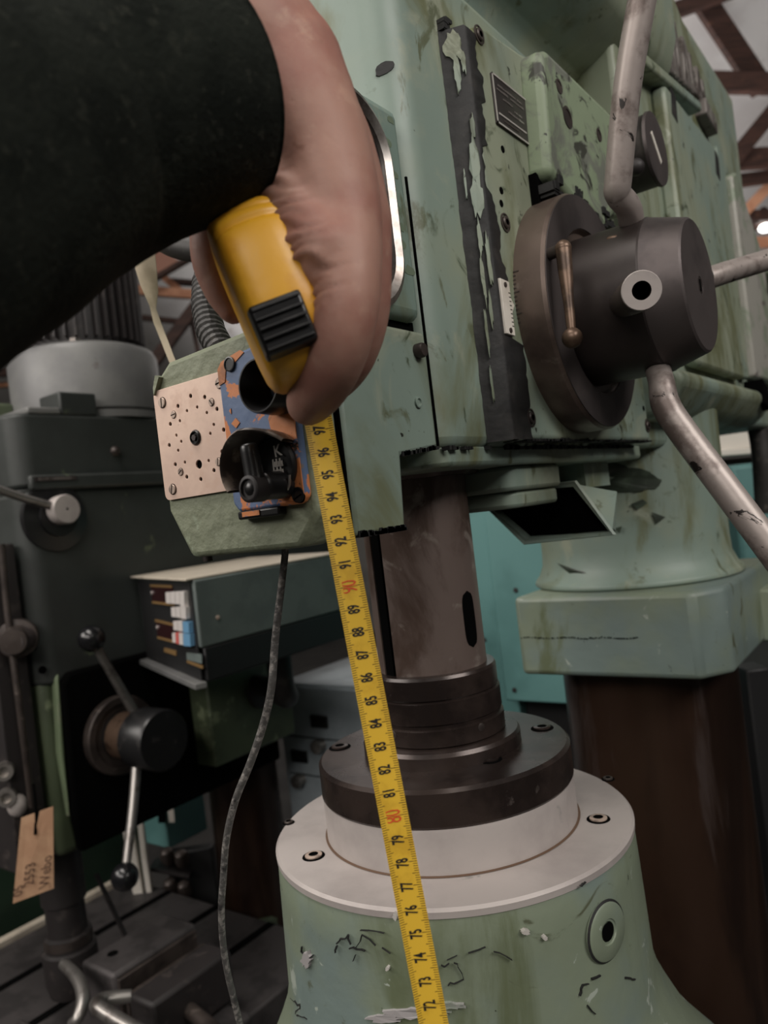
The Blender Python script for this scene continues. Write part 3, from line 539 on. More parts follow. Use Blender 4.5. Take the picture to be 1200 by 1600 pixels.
# blue and orange bezel
bz = plabel(MB().prism([(.0205, .013), (.024, .0085), (.066, .0085), (.0695, .012), (.0690, .060), (.066, .085), (.060, .0885), (.024, .0845), (.0205, .081)], 'y', YF-.0052, YF).build('control_bezel', m_blue, sb, bevel=.0015), 'blue painted bezel with orange primer showing')
mb = MB(); y0 = YF-.0056
mb.prism([(.0522, .0115), (.066, .0095), (.0688, .013), (.0684, .060), (.0655, .083), (.061, .082), (.0585, .070), (.0575, .058), (.052, .0508), (.0535, .042), (.056, .030), (.0545, .021)], 'y', y0, YF-.005)
mb.prism([(.0212, .0725), (.0212, .0805), (.0245, .0838), (.0385, .0866), (.041, .0850), (.034, .0815), (.0275, .0805), (.0255, .0735)], 'y', y0, YF-.005)
mb.prism([(.0265, .0525), (.030, .0548), (.0325, .052), (.0295, .0498)], 'y', y0, YF-.005); mb.prism([(.026, .059), (.0275, .060), (.0272, .0572)], 'y', y0, YF-.005)
mb.build('orange_patch', m_orange, bz, smooth=0)
for (u, v) in ((359, 569), (466, 773)):
    p = ony(u, v, YF-.0056); a = MB().lathe([(.0037, 0), (.0037, .0007), (.0031, .0008), (.0029, .0003), (0, .0003)], p, NY, 20, caps=False).build('fixing_hole', m_bak, bz)
slot_screw(ony(468, 776, YF-.0052), NY, .0027, .0012, bz, .4, m=m_steelb)
p = ony(402, 602, YF-.021); p.y = YF-.005
btn = MB().lathe([(.0128, 0), (.0132, .006), (.0128, .0145), (.0122, .016), (.0115, .016), (.0075, .004), (.0070, -.004), (0, -.004)], p, NY, 56, caps=False).build('push_button_shroud', m_bak, sb, smooth=30)
MB().lathe([(.0070, -.0035), (.0064, -.002), (0, -.0012)], p, NY, 32, caps=False).build('push_button', m_dark, btn)
# selector switch: scoop guard, dial, lever
p = ony(404, 729, YF-.018); p.y = YF-.005
mb = MB(); rows = []; A0, A1, n = math.radians(38), math.radians(216), 40
for r, h in ((.0162, 0), (.0174, .010), (.0178, .0205), (.0169, .0215), (.0160, .0205), (.0156, .010), (.0150, 0)):
    rows.append([p + Vector((math.cos(g)*r, -h*min(1, max(.22, .22+(g-.25)*.55)), math.sin(g)*r)) for g in (A0+(A1-A0)*k/n for k in range(n+1))])
mb.loft(rows, caps=False, closed=False); gd = mb.build('switch_guard', mat('worn_guard_metal', (92, 84, 80), [((168, 156, 146), 60, .5, .62, 6), ((30, 28, 28), 40, .55, .65, 6)], rough=.4, metal=.2), sb, smooth=50)
MB().lathe([(.0138, -.002), (.0138, .002), (.0128, .003), (0, .003)], p+Vector((-.001, 0, 0)), NY, 40).build('switch_dial', m_bak, gd)
mb = MB(); uxx = (1, 0, .12); uyy = (-.12, 0, 1)
text_mb(mb, 'K', .0078, ony(434, 705, YF-.0092), uxx, uyy, bold=.0001); 
for k in range(2): 
    q = ony(434+k*1.5, 722+k*13, YF-.0092)
    for j in range(6): mb.box(q.x-.0032+j*.0011, q.x-.0025+j*.0011, q.y-.0003, q.y, q.z-.0016, q.z+.0016-(.0012 if j % 2 else 0))
    mb.box(q.x-.0034, q.x+.0034, q.y-.0003, q.y, q.z-.0021, q.z-.0017)
plabel(mb.build('dial_lettering', m_pale, gd, smooth=0), 'white dial lettering with the letter K')
kc = ony(391, 764, YF-.0275); kc.y = YF-.006; kt = ony(378, 694, YF-.0275)
lv = MB(); lv.lathe([(.0066, -.002), (.0066, .014), (.0060, .016), (0, .016)], kc+Vector((.0006, 0, .001)), NY, 36)
lv = lv.build('selector_switch', m_bak, sb, bevel=.0015)
mb = MB(); hc = Vector((kc.x, YF-.0235, kc.z)); kt2 = Vector((kt.x, YF-.0235, kt.z))
mb.tube([hc+Vector((0, .0, .0)), hc.lerp(kt2, .4), hc.lerp(kt2, .9), kt2], [.0050, .0044, .0042, .0030], 18, res=4); mb.ball(hc, .0056, 18); mb.build('selector_lever', m_bak, lv)
MB().lathe([(.0062, -.003), (.0062, .0050), (.0054, .0056), (.0046, .0056), (.0044, .0046), (.0028, .0046), (.0026, .0040), (0, .0040)], hc, NY, 32).build('lever_cap', m_fin, lv)
MB().tube([ony(452, 742, YF-.010), ony(452, 757, YF-.010), ony(447, 766, YF-.010), ony(437, 765, YF-.010)], .0007, 8, res=4).build('wire_clip', m_chrome, gd)
MB().box(.0235, .052, YF-.006, YF, .0045, .0088).build('bezel_foot', m_bak, sb, bevel=.001)
plabel(MB().box(.0275, .0395, YF-.0066, YF-.0055, .0058, .0082).build('orange_chip', m_orange, sb, smooth=0), 'orange chip under the selector switch')

# ================================================================== spindle housing under the quill
S = thing('spindle_housing', (0, 0, -.62), 'pale green chipped spindle housing with bright aluminium top ring below the quill', 'spindle housing')
hp = [(.1235, -.2245), (.1245, -.226), (.1255, -.25), (.1275, -.318), (.131, -.334), (.139, -.352), (.153, -.379), (.170, -.402), (.195, -.43), (.215, -.47), (.225, -.53), (.225, -.62)]
hb = MB().lathe(hp, (0, 0, 0), (0, 0, 1), 128).build('housing_casting', m_baseg, S, smooth=35)
tr = MB().lathe([(.05, -.2225), (.1238, -.2225), (.1255, -.2242), (.1253, -.228), (.05, -.228)], (0, 0, 0), (0, 0, 1), 128).build('top_ring', m_alu, S, smooth=25)
MB().lathe([(.05, -.194), (.0882, -.194), (.0888, -.1965), (.0888, -.2225)], (0, 0, 0), (0, 0, 1), 128, caps=False).build('spacer_ring', m_alu, S, smooth=25)
mb = MB(); mb.lathe([(.0882, -.2227), (.0903, -.2222), (.0888, -.2216)], (0, 0, 0), (0, 0, 1), 128, caps=False); mb.build('rust_line', mat('rust', (92, 70, 54), rough=.8), S)
fg = MB().lathe([(.05, -.170), (.087, -.170), (.0892, -.1722), (.0892, -.1925), (.088, -.1945), (.05, -.1945)], (0, 0, 0), (0, 0, 1), 128).build('dark_flange', m_oily, S, smooth=25)
def top_bolt(u, v, z, r, parent, m=m_steelb, deep=True):
    c = onz(u, v, z+.0004); a, d = MB(), MB()
    a.lathe([(r*.80, -.0004), (r*.80, .0009), (r*.70, .0013), (r*.45, .0013)], c, (0, 0, 1), 24, caps=False); d.lathe([(r*.46, .0012), (r*.42, .0002), (0, .0002)], c, (0, 0, 1), 6, caps=False)
    o = a.build('socket_screw', m, parent); d.build('hex_pit', m_dark, o, smooth=0)
    MB().lathe([(r*1.06, -.0004), (r*1.03, .0001), (0, .0001)], c, (0, 0, 1), 28, caps=False).build('counterbore', m_dark, o, smooth=0)
for u, v, r in ((490, 1337, .0072), (753, 1350, .0072), (935, 1279, .0074), (451, 1285, .0042), (950, 1217, .0046)): top_bolt(u, v, -.2225, r, tr, m_screw if r > .006 else m_steelb)
c = onz(806, 1321, -.2225); o = MB().lathe([(.0105, -.0002), (.0103, .0004), (.0098, .0006), (0, .0006)], c, (0, 0, 1), 32, caps=False).build('flush_plug', m_hubf, tr)
MB().lathe([(.0028, .0007), (0, .0007)], c, (0, 0, 1), 6, caps=False).build('hex_pit', m_dark, o, smooth=0)
for u, v in ((531, 1167), (847, 1137), (765, 1186)): top_bolt(u, v, -.170, .0078, fg, m_oily)
c = oncyl(948, 1455, .127); ax = Vector((c.x, c.y, 0)); c -= ax.normalized()*.002
o = MB().lathe([(.0165, 0), (.0165, .0028), (.0155, .0036), (.0075, .0036), (.0070, .0028), (.0058, .0028), (.0052, -.001), (0, -.001)], c, ax, 40).build('oil_plug', m_baseg, hb)
MB().lathe([(.0054, .003), (0, .003)], c, ax, 24, caps=False).build('plug_bore', m_dark, o, smooth=0)
mb = MB(); mb.lathe([(.0178, .0018), (.0165, .0026), (.0163, .0018)], c, ax, 40, caps=False); mb.build('plug_rim', m_black, o)
# flaked paint: bare light patches and dark cracks standing on the casting
mb, mc = MB(), MB()
def flake(mb, u, v, su, sv, n=14, out=.0003):
    ring = [oncyl(u+su*rnd.uniform(.55, 1.1)*math.cos(2*PI*k/n), v+sv*rnd.uniform(.5, 1.1)*math.sin(2*PI*k/n), .1277) for k in range(n)]
    nrm = Vector((ring[0].x, ring[0].y, 0)).normalized(); r2 = [p+nrm*out for p in ring]; ctr = sum(r2, Vector())/n
    mb.loft([[p-nrm*.003 for p in ring], r2], caps=True)
for u, v, su, sv in ((617, 1433, 4, 6), (822, 1457, 7, 5), (852, 1466, 4, 4), (605, 1514, 3, 4)):
    mb = MB(); flake(mb, u, v, su, sv); mb.build('bare_patch', m_pale, hb, smooth=0)
for u, v, su, sv in ((648, 1584, 55, 9), (600, 1592, 30, 8), (700, 1572, 30, 6), (478, 1500, 8, 14)):
    mb = MB(); flake(mb, u, v, su, sv, 26, .0004); mb.build('primer_patch', mat('grey_primer', (150, 146, 146), [((128, 134, 124), 30, .5, .64, 7)], rough=.6) if 'grey_primer' not in bpy.data.materials else bpy.data.materials['grey_primer'], hb, smooth=0)
def crack(pts, w):
    fine = []
    for (a, b) in zip(pts, pts[1:]):
        for k in range(4): fine.append((a[0]+(b[0]-a[0])*k/4+rnd.uniform(-2.4, 2.4), a[1]+(b[1]-a[1])*k/4+rnd.uniform(-2.4, 2.4)))
    fine.append(pts[-1])
    for (a, b) in zip(fine, fine[1:]):
        if rnd.random() < .12: continue
        p, q = oncyl(*a, .1272), oncyl(*b, .1272); mc.bar(p, q, w*rnd.uniform(.2, .8), .0012, up=Vector((p.x, p.y, 0)))
crack([(523, 1490), (530, 1470), (545, 1462), (548, 1480), (570, 1486)], .0012); crack([(550, 1500), (565, 1462), (610, 1490)], .0006); crack([(905, 1562), (912, 1540), (938, 1524)], .0014); crack([(905, 1562), (930, 1584)], .0013)
crack([(975, 1527), (992, 1530)], .0018); crack([(565, 1452), (600, 1458)], .0005); crack([(470, 1480), (482, 1500), (492, 1488)], .0010); crack([(700, 1500), (760, 1480), (800, 1500)], .0005)
crack([(690, 1510), (715, 1505), (722, 1530), (700, 1540)], .0006); crack([(905, 1385), (915, 1378)], .0012); crack([(455, 1560), (470, 1572), (460, 1585), (480, 1592)], .0016)
mc.build('paint_crack', m_black, hb, smooth=0)['kind'] = 'stuff'
T2 = thing('work_table', (0, .1, -1.3), 'dark machine table under the spindle housing', 'machine table')
MB().box(-.30, .30, -.30, .26, -.70, -.62).build('table_top', m_cast, T2, bevel=.006); MB().prism([(-.2, -.2), (.2, -.2), (.2, .2), (-.2, .2)], 'z', -1.3, -.70).build('table_pedestal', m_green, T2, bevel=.01)

# ================================================================== tape measure
TA, TB = at(500, 672, .333), at(672, 1570, .320)              # the 97 and the 72 centimetre marks
tdir = (TB-TA).normalized(); cm = (TB-TA).length/25
def tp(mark): return TA + tdir*((97-mark)*cm)
view = (TA.lerp(TB, .5)-CAM).normalized(); tw = tdir.cross(view).normalized(); tw = tw if tw.dot(cR) > 0 else -tw; tn = tw.cross(tdir).normalized()
tn = tn if tn.dot(view) < 0 else -tn
m0 = 97 - (-.618 - TA.z)/tdir.z/cm
TM = thing('tape_measure', tp(m0), 'yellow tape measure gripped in the hand with its blade pulled straight down', 'tape measure')
HW = .0061
mb = MB(); ra, rb = [], []
for mk in [99.3, 97, 90, 80, 72, 65, m0]:
    c = tp(mk); ra.append([c + tw*HW*x - tn*(.0011*(x*x)*-1) for x in (-1, -.66, -.33, 0, .33, .66, 1)] + [c + tw*HW*x - tn*(.0011*(x*x)*-1) - tn*.00025 for x in (1, .66, .33, 0, -.33, -.66, -1)])
mb.loft(ra); bl = plabel(mb.build('blade', m_blade, TM, smooth=30), 'yellow blade marked in centimetres')
def bp(mk, x): return tp(mk) + tw*HW*x + tn*(.0011*x*x + .00012)
mb = MB()
for i in range(int((98.6-70)*10)):
    mk = 70 + i/10; k = i % 10; L = (.60 if k == 0 else .50 if k == 5 else .33)
    for s in (-1, 1):
        w_ = .00011*tdir/1; q = [bp(mk, s*.985) , bp(mk, s*(1-L*.5)), bp(mk, s*(1-L))]
        for a, b in zip(q, q[1:]): mb.face([mb.v(a-tdir*.00012), mb.v(b-tdir*.00012), mb.v(b+tdir*.00012), mb.v(a+tdir*.00012)])
mb.build('millimetre_scale', m_ink, bl, smooth=0, recalc=False)['kind'] = 'stuff'
for n_ in range(71, 98):
    red = n_ % 10 == 0; mb = MB()
    text_mb(mb, str(n_), .0104 if red else .0072, bp(n_, -.02 if red else .0) + tn*.0002, -tdir, -tw, th=.0, sx=.56 if red else .54, bold=0 if red else .00017)
    mb.build('numeral', m_red if red else m_ink, bl, smooth=0, recalc=False)
    if red:
        mb = MB(); mb.face([mb.v(bp(n_, a)+tn*.00015+tdir*b) for a, b in ((-.5, -.0001), (.5, -.0001), (.5, .0001), (-.5, .0001))]); mb.build('decimetre_line', m_red, bl, smooth=0, recalc=False)
# case
cc = at(427, 467, .302); cu_ = (at(372, 336, .302)-at(484, 598, .302)).normalized()
cd = (FWD*.97 - cR*.14 - cU*.02); cd = (cd - cu_*cd.dot(cu_)).normalized(); ct = cu_.cross(cd).normalized()      # up, away, across
if ct.dot(cR) < 0: ct = -ct
HH, HD, HT = .0362, .0290, .0148
mb = MB(); rings = []; NT = 260; prof_ = [(-1, .0105), (-.97, .0062), (-.88, .0030), (-.7, .0012), (-.4, .0003), (0, 0), (.4, .0003), (.7, .0012), (.88, .0030), (.97, .0062), (1, .0105)]
def outl(th):
    c_, s_ = math.cos(th), math.sin(th); e = 2/3.0
    return math.copysign(abs(c_)**e, c_)*HD, math.copysign(abs(s_)**e, s_)*HH
for w_, ins in prof_:
    ring = []
    for k in range(NT):
        th = 2*PI*k/NT; d, h = outl(th); r = math.hypot(d, h); g = 0
        for g0 in (2.05, 2.38, 2.62):
            g += .0013*math.exp(-((th-g0)/.045)**2)
        f_ = (r-ins-g*(abs(w_) < .95))/r; ring.append(cc + cd*d*f_ + cu_*h*f_ + ct*HT*w_)
    rings.append(ring)
mb.loft(rings); case = plabel(mb.build('case', m_case, TM, smooth=60), 'rounded yellow plastic case')
# lock button on the edge facing the lens
bc = cc - cd*(HD*.985) - cu_*.0185 - ct*.0035
mb = MB(); a_, b_, h_ = .0105, .0098, .0032
def bpt(x, y, z): return bc + ct*x + cu_*y - cd*(z - max(0, (-y-.002))*.38)
mb.hexa([bpt(-a_, -b_, -.004), bpt(a_, -b_, -.004), bpt(a_, b_, -.004), bpt(-a_, b_, -.004), bpt(-a_*.92, -b_*.92, h_), bpt(a_*.92, -b_*.92, h_), bpt(a_*.92, b_*.92, h_), bpt(-a_*.92, b_*.92, h_)])
lk = plabel(mb.build('lock_button', m_bak, case, bevel=.0012), 'ribbed black lock button')
mb = MB()
for k in range(5): y = -.0072+k*.0036; mb.bar(bpt(-a_*.85, y, h_-.0001), bpt(a_*.85, y, h_-.0001), .0011, .0010, up=-cd)
mb.build('lock_button_ribs', m_bak, case, bevel=.0003)['kind'] = 'stuff'

# ================================================================== hand and sleeve
PR = thing('person', (CAM.x-.05, CAM.y-.42, -1.3), 'person reaching in with a dark green fleece sleeve, bare hand gripping a tape measure', 'person')
hb_ = MB()
def limb(pts, n=18):
    P = [at(u, v, t) for u, v, t, r in pts]; R = [r for *_, r in pts]
    hb_.tube(P, R, n, res=5); hb_.ball(P[0], R[0]*.995, n); hb_.ball(P[-1], R[-1]*.995, n)
# wrist, forearm
limb([(60, 225, .245, .030), (240, 130, .288, .030), (330, 75, .304, .0295), (395, 78, .308, .0290), (455, 165, .312, .0270)])
# metacarpals
limb([(440, 110, .308, .0255), (496, 240, .300, .0215), (532, 350, .292, .0165)])
limb([(450, 130, .315, .023), (510, 240, .316, .0205), (553, 345, .314, .0155)])
limb([(450, 120, .328, .022), (510, 225, .332, .0200), (552, 330, .334, .0150)])
limb([(440, 120, .338, .020), (500, 215, .346, .0185), (540, 318, .351, .0140)])
# first web and thumb base
limb([(436, 180, .312, .023), (452, 265, .306, .0190), (472, 345, .293, .0160), (512, 400, .285, .0155)])
limb([(436, 180, .316, .022), (418, 262, .318, .0180), (380, 318, .318, .0130), (342, 346, .322, .0112), (338, 405, .326, .0108), (354, 458, .328, .0092), (364, 484, .328, .0066)])
# index
limb([(532, 350, .292, .0165), (541, 430, .284, .0135), (538, 500, .282, .0122), (522, 560, .288, .0118), (500, 602, .300, .0116), (482, 630, .314, .0096)])
# middle, ring, little
limb([(556, 345, .314, .0152), (567, 430, .312, .0120), (566, 500, .314, .0108), (548, 560, .322, .0102), (524, 596, .333, .0088), (508, 608, .340, .0078)])
limb([(553, 330, .334, .0145), (560, 420, .336, .0112), (552, 480, .338, .0102), (528, 525, .343, .0094), (505, 540, .348, .0078)])
limb([(540, 318, .351, .0135), (545, 390, .356, .0100), (532, 440, .356, .0090), (508, 472, .354, .0084), (488, 482, .350, .0068)])
# knuckle pads and skin folds on the web
raw = hb_.build('hand_raw', m_skin, PR, smooth=0)
rm = raw.modifiers.new('skin', 'REMESH'); rm.mode = 'VOXEL'; rm.voxel_size = .0014
sm = raw.modifiers.new('soft', 'SMOOTH'); sm.factor = .5; sm.iterations = 22
bpy.context.view_layer.update()
hm = bpy.data.meshes.new_from_object(raw.evaluated_get(bpy.context.evaluated_depsgraph_get())); hm.name = 'hand'
bpy.data.objects.remove(raw)
offs = PR.location - Vector((0, 0, Z0))
F0, F1 = at(408, 330, .30), at(490, 495, .283); fd = (F1-F0); FLn = fd.length; fd.normalize()
tilt = (fd + (cR*.55 + cU*.25)*.0).normalized()
hm.update(); NR = [Vector(v.normal) for v in hm.vertices]
for v, nrm in zip(hm.vertices, NR):
    p = v.co + offs; d = p-F0; s_ = d.dot(fd); lat = (d - fd*s_); across = lat.dot((cR*.86+cU*.5))
    if -.01 < s_ < FLn+.006 and nrm.dot(FWD) < .35:
        wgt = math.exp(-(max(across, 0)/.013)**2)*math.exp(-(max(-across, 0)/.02)**2)*min(1, (s_+.01)/.012)*min(1, (FLn+.006-s_)/.01)
        ph = (s_ - across*.42)/.0052
        ph += .35*math.sin(ph*1.9+across*160)+.2*math.sin(across*330)
        v.co += nrm*(wgt*.00075*(math.sin(2*PI*ph)+.6*math.sin(2*PI*ph*.57+1.1)))
    for (u, vv, t, R_, amp, slope) in CREASES if 'CREASES' in globals() else ():
        pass
for p in hm.polygons: p.use_smooth = True
hm.materials.clear(); hm.materials.append(m_skin)
hand = bpy.data.objects.new('hand', hm); COL.objects.link(hand); hand.parent = PR
plabel(hand, 'bare hand gripping the tape case')
# index nail
na, nb_ = at(517, 612, .3005), at(501, 640, .3125)
# sleeve
mb = MB(); cuffs = [(-560, 425, .160, .059), (-330, 345, .190, .0565), (-100, 258, .222, .0535), (80, 198, .255, .0500), (205, 170, .270, .0455), (272, 160, .280, .0440), (300, 157, .286, .0434)]
P = [at(u, v, t) for u, v, t, r in cuffs]; R_ = [r for *_, r in cuffs]
inner = [(P[-1] + (P[-1]-P[-2]).normalized()*.0012, .0445), (P[-1] - (P[-1]-P[-2]).normalized()*.004, .041), (P[-2], .040)]
mb.tube(P + [q for q, _ in inner], R_ + [r for _, r in inner], 64, res=6, caps=True)
for v in mb.bm.verts:                                      # soft cloth folds
    q = v.co; k = math.sin(q.x*62+q.y*40+q.z*30)*.5+math.sin(q.x*31-q.z*75+1.3)*.5+.5*math.sin(q.y*110+q.z*60)
    dcuff = (q-P[-1]).length; v.co += (q-P[3]).normalized()*k*.0016*min(1, max(0, (dcuff-.045)/.05))
sl_ = plabel(mb.build('sleeve', m_fleece, PR, smooth=80), 'dark green fleece sleeve ending behind the wrist')
mb = MB(); mb.tube([P[-1]+(P[-1]-P[-2]).normalized()*-.017+(Vector(( 0,0,0))), P[-1]+(P[-1]-P[-2]).normalized()*-.015], [.0468, .0468], 64, caps=False)
mb.bm.free()

# ================================================================== left neighbour drill
L = thing('column_drill', (-.93, .42, -1.3), 'dark grey-green column drill at the left with black capstan hub and finned motor on top', 'drill press')
XB = -.8
mb = MB(); mb.prism(rrect(-1.06, XB, .146, .86, .03), 'z', .100, .214); mb.prism(rrect(-1.06, XB, .146, .86, .03), 'z', -.20, .094); mb.prism(rrect(-1.055, XB-.004, .150, .855, .03), 'z', .09, .102)
mb.build('head_housing', m_dgreen, L, bevel=.008, seg=3)
MB().prism([(-1.02, .148), (XB-.012, .148), (XB-.012, .60), (-1.02, .60)], 'z', -.46, -.19).build('lower_casting', m_ogreen, L, bevel=.012, seg=3)
mb = MB(); mb.prism([(.170, -.455), (.165, -.40), (.170, -.20), (.183, -.185), (.60, -.185), (.60, -.455)], 'x', XB-.006, XB+.012); bp_ = mb.build('capstan_plate', m_dark, L, bevel=.006, seg=3)
MB().prism([(.158, -.30), (.166, -.190), (.172, -.184), (.166, -.31), (.1625, -.40)], 'x', XB-.01, XB+.004).build('edge_rib', mat('lit_edge_green', (112, 126, 98), [((140, 140, 120), 12, .5, .65, 5)], rough=.45), L, bevel=.004)  # rib coloured a lighter green to paint in the light along this edge
MB().box(XB-.002, XB+.010, .160, .70, .095, .118).build('trim_ledge', m_dgreen, L, bevel=.004)
la = MB().box(XB+.009, XB+.0115, .166, .235, .1075, .1145).build('label_strip', m_plate, L)
mb = MB(); y = .172
while y < .230: d = rnd.uniform(.002, .004); mb.box(XB+.0114, XB+.0119, y, y+d, .1092, .1128); y += d+.0012
mb.build('label_lettering', m_iron, la, smooth=0)
mb = MB().lathe([(.009, 0), (.009, .002), (.005, .006), (.0045, .010), (0, .0105)], (XB, .318, .154), CX, 16).build('cap_screw', m_steelb, L)
MB().lathe([(.006, 0), (.006, .003), (0, .003)], (XB, .148, -.173), CX, 14).build('plug_hole', m_dark, L)
c = Vector((XB, .196, .052)); kn2 = MB().lathe([(.052, -.004), (.052, .006), (.03, .010), (.03, .016)], c, CX, 40).build('gear_dial', m_bak, L)
c2 = onx(100, 796, XB+.03); MB().lathe([(.022, -.012), (.0225, .006), (.021, .009), (0, .009)], c2, CX, 36).build('knob', m_alu, kn2); 
MB().lathe([(.002, .0092), (0, .0092)], c2, CX, 10, caps=False).build('knob_centre', m_dark, kn2)
MB().tube([onx(85, 792, XB+.027), onx(30, 776, XB+.03), onx(-60, 744, XB+.034)], [.0065, .0065, .0065], 14, res=3).build('lever', m_steel, kn2)
MB().lathe([(.028, -.01), (.028, .008), (.020, .010), (.018, .04), (0, .041)], onx(28, 997, XB-.004), (.8, -.6, 0), 28).build('boss', m_steelb, L)
MB().lathe([(.019, .0), (.019, .038), (.017, .04), (0, .04)], onx(40, 997, XB), (.55, -.83, 0), 28).build('quill_stop_knob', m_hubf, L)
# capstan
hc = onx(190, 1148, XB+.02); 
f2 = MB().lathe([(.062, -.014), (.062, .004), (.060, .006), (.05, .006), (.05, .002), (0, .002)], hc, CX, 56).build('feed_dial', m_steelb, L)
h2 = MB().lathe([(.036, 0), (.036, .055), (.046, .056), (.046, .105), (.043, .109), (0, .109)], hc, CX, 48).build('feed_hub', m_bak, L)
plabel(MB().lathe([(.0365, .008), (.0365, .050)], hc, CX, 48, caps=False).build('hub_neck', m_bronze, h2), 'worn brown neck of the hub')
for pts, bpx in (([(212, 1115, .05), (180, 1062, .055), (150, 1010, .065)], (143, 998, .068)), ([(214, 1185, .06), (208, 1260, .075), (197, 1352, .09)], (195, 1370, .094)), ([(250, 1150, .06), (330, 1190, .10)], (345, 1200, .105))):
    if len(pts) == 2: continue
    P_ = [onx(u, v, XB+.02+x) for u, v, x in pts]; r = MB().tube(P_, [.0078, .0072, .0062], 14, res=4).build('feed_handle', m_steel, h2)
    MB().ball(onx(bpx[0], bpx[1], XB+.02+bpx[2]), .0195, 24).build('ball_knob', m_ball, h2)
# quill and drill chuck
ax_c = at(104, 1440, 1.22); ax_c.z = 0
MB().lathe([(.034, -.46), (.034, -.55), (.030, -.552), (.030, -.60), (.036, -.603), (.036, -.622), (.041, -.625), (.041, -.672), (.036, -.692), (.02, -.695)], ax_c, (0, 0, 1), 36).build('quill', m_fin, L, smooth=30)
MB().lathe([(.0365, -.6035), (.0368, -.61), (.0365, -.617)], ax_c, (0, 0, 1), 36, caps=False).build('chuck_ring', m_steelb, L)
# motor on the head
mc_ = onx(140, 640, -.93); mc_.z = 0
mo = MB().lathe([(.135, .214), (.135, .226), (.120, .228), (.128, .232), (.128, .330), (.122, .342), (.108, .348), (0, .348)], mc_, (0, 0, 1), 64).build('motor_base', m_mgrey, L, smooth=30)
m2 = MB().lathe([(.098, .350), (.098, .60), (.09, .62), (0, .62)], mc_+Vector((-.02, .01, 0)), (0, 0, 1), 48).build('motor', m_fin, L)
for k in range(40):
    a = 2*PI*k/40; d = Vector((math.cos(a), math.sin(a), 0)); p = mc_+Vector((-.02, .01, 0))+d*.104
    MB().bar(p+Vector((0, 0, .362)), p+Vector((0, 0, .60)), .0035, .022, up=d).build('cooling_fin', m_fin, m2, smooth=0)
for u in (112, 188): 
    p = onx(u, 488, -.865); MB().lathe([(.010, 0), (.010, .010), (.006, .012), (0, .012)], Vector((p.x, p.y, .347)), (0, 0, 1), 6).build('motor_bolt', m_steel, mo, smooth=0)
b_ = onx(95, 628, -.83); MB().box(-.86, -.80, b_.y-.02, b_.y+.045, .213, .250).build('motor_bracket', m_dgreen, L, bevel=.003)
MB().box(-.95, -.80, b_.y-.075, b_.y-.02, .213, .224).build('motor_bracket', m_mgrey, L, bevel=.003)
o_ = at(-8, 612, 1.32); MB().box(o_.x-.06, o_.x+.022, o_.y-.05, o_.y+.02, .214, .262).build('switch_cover', m_ogreen, L, bevel=.006)
# column, foot, table
MB().lathe([(.072, .0), (.072, -1.22)], (-.93, .62, 0), (0, 0, 1), 40).build('column', m_col, L)
MB().prism(rrect(-1.2, -.66, .16, .685, .05), 'z', -1.3, -1.18).build('foot', m_cast, L, bevel=.01)
MB().prism([(-.79, .40), (-.74, .40), (-.74, .60), (-.79, .60)], 'z', -.40, -.24).build('feed_box', m_ogreen, L, bevel=.004)
MB().lathe([(.03, 0), (.03, .008), (.02, .010), (0, .010)], (-.74, .52, -.30), CX, 24).build('feed_box_cap', m_fin, L)
tz = -.735
tb = MB().prism(rrect(-1.22, -.62, .02, .52, .02), 'z', tz-.05, tz).build('drill_table', m_cast, L, bevel=.004)
for x in (-1.08, -.93, -.78): MB().box(x-.009, x+.009, .022, .518, tz-.001, tz+.0008).build('t_slot', m_dark, tb, smooth=0)
plabel(MB().box(-1.235, -1.215, .0, .54, tz-.05, tz+.012).build('table_edge_strip', m_cream, tb, bevel=.003), 'pale strip along the far table edge')
MB().prism([(-1.0, .48), (-.86, .48), (-.86, .66), (-1.0, .66)], 'z', tz-.16, tz-.04).build('table_bracket', m_ogreen, L, bevel=.01)
# vise on the table
V_ = thing('machine_vise', (-.78, .2, tz), 'worn grey machine vise lying on the left drill table', 'vise')
c = at(195, 1500, 1.13)
def vb(x0, x1, y0, y1, z0, z1, nm, m, bv=.004): return MB().box(c.x+x0, c.x+x1, c.y+y0, c.y+y1, z0, z1).build(nm, m, V_, bevel=bv)
vb(-.10, .15, -.10, .10, tz+.0005, tz+.030, 'vise_body', m_cast); vb(-.06, .022, -.035, .115, tz+.03, tz+.128, 'fixed_jaw', m_cast, .006); vb(.045, .10, -.03, .115, tz+.03, tz+.105, 'moving_jaw', m_fin, .006)
vb(.022, .028, -.03, .11, tz+.06, tz+.12, 'jaw_plate', m_steelb, .001); vb(.039, .045, -.03, .11, tz+.06, tz+.103, 'jaw_plate', m_steelb, .001)
MB().lathe([(.008, 0), (.008, .0008), (0, .0008)], (c.x-.03, c.y+.0, tz+.128), (0, 0, 1), 16).build('jaw_hole', m_dark, V_)
sc_ = MB().lathe([(.011, 0), (.011, .12), (.016, .121), (.016, .145), (0, .146)], (c.x+.10, c.y+.03, tz+.062), (1, -.2, 0), 20).build('vise_screw', m_steelb, V_)
MB().tube([at(100, 1506, 1.12), at(122, 1530, 1.08), at(130, 1560, 1.05), at(122, 1590, 1.03), at(112, 1600, 1.03)], [.008, .009, .009, .008, .007], 14, res=5).build('clamp_lever', m_steel, V_)
MB().tube([at(205, 1556, 1.03), at(165, 1562, 1.02), at(152, 1572, 1.00), at(180, 1592, .98), at(230, 1620, .95)], [.008, .010, .010, .010, .010], 14, res=5).build('vise_handle', m_steel, V_)
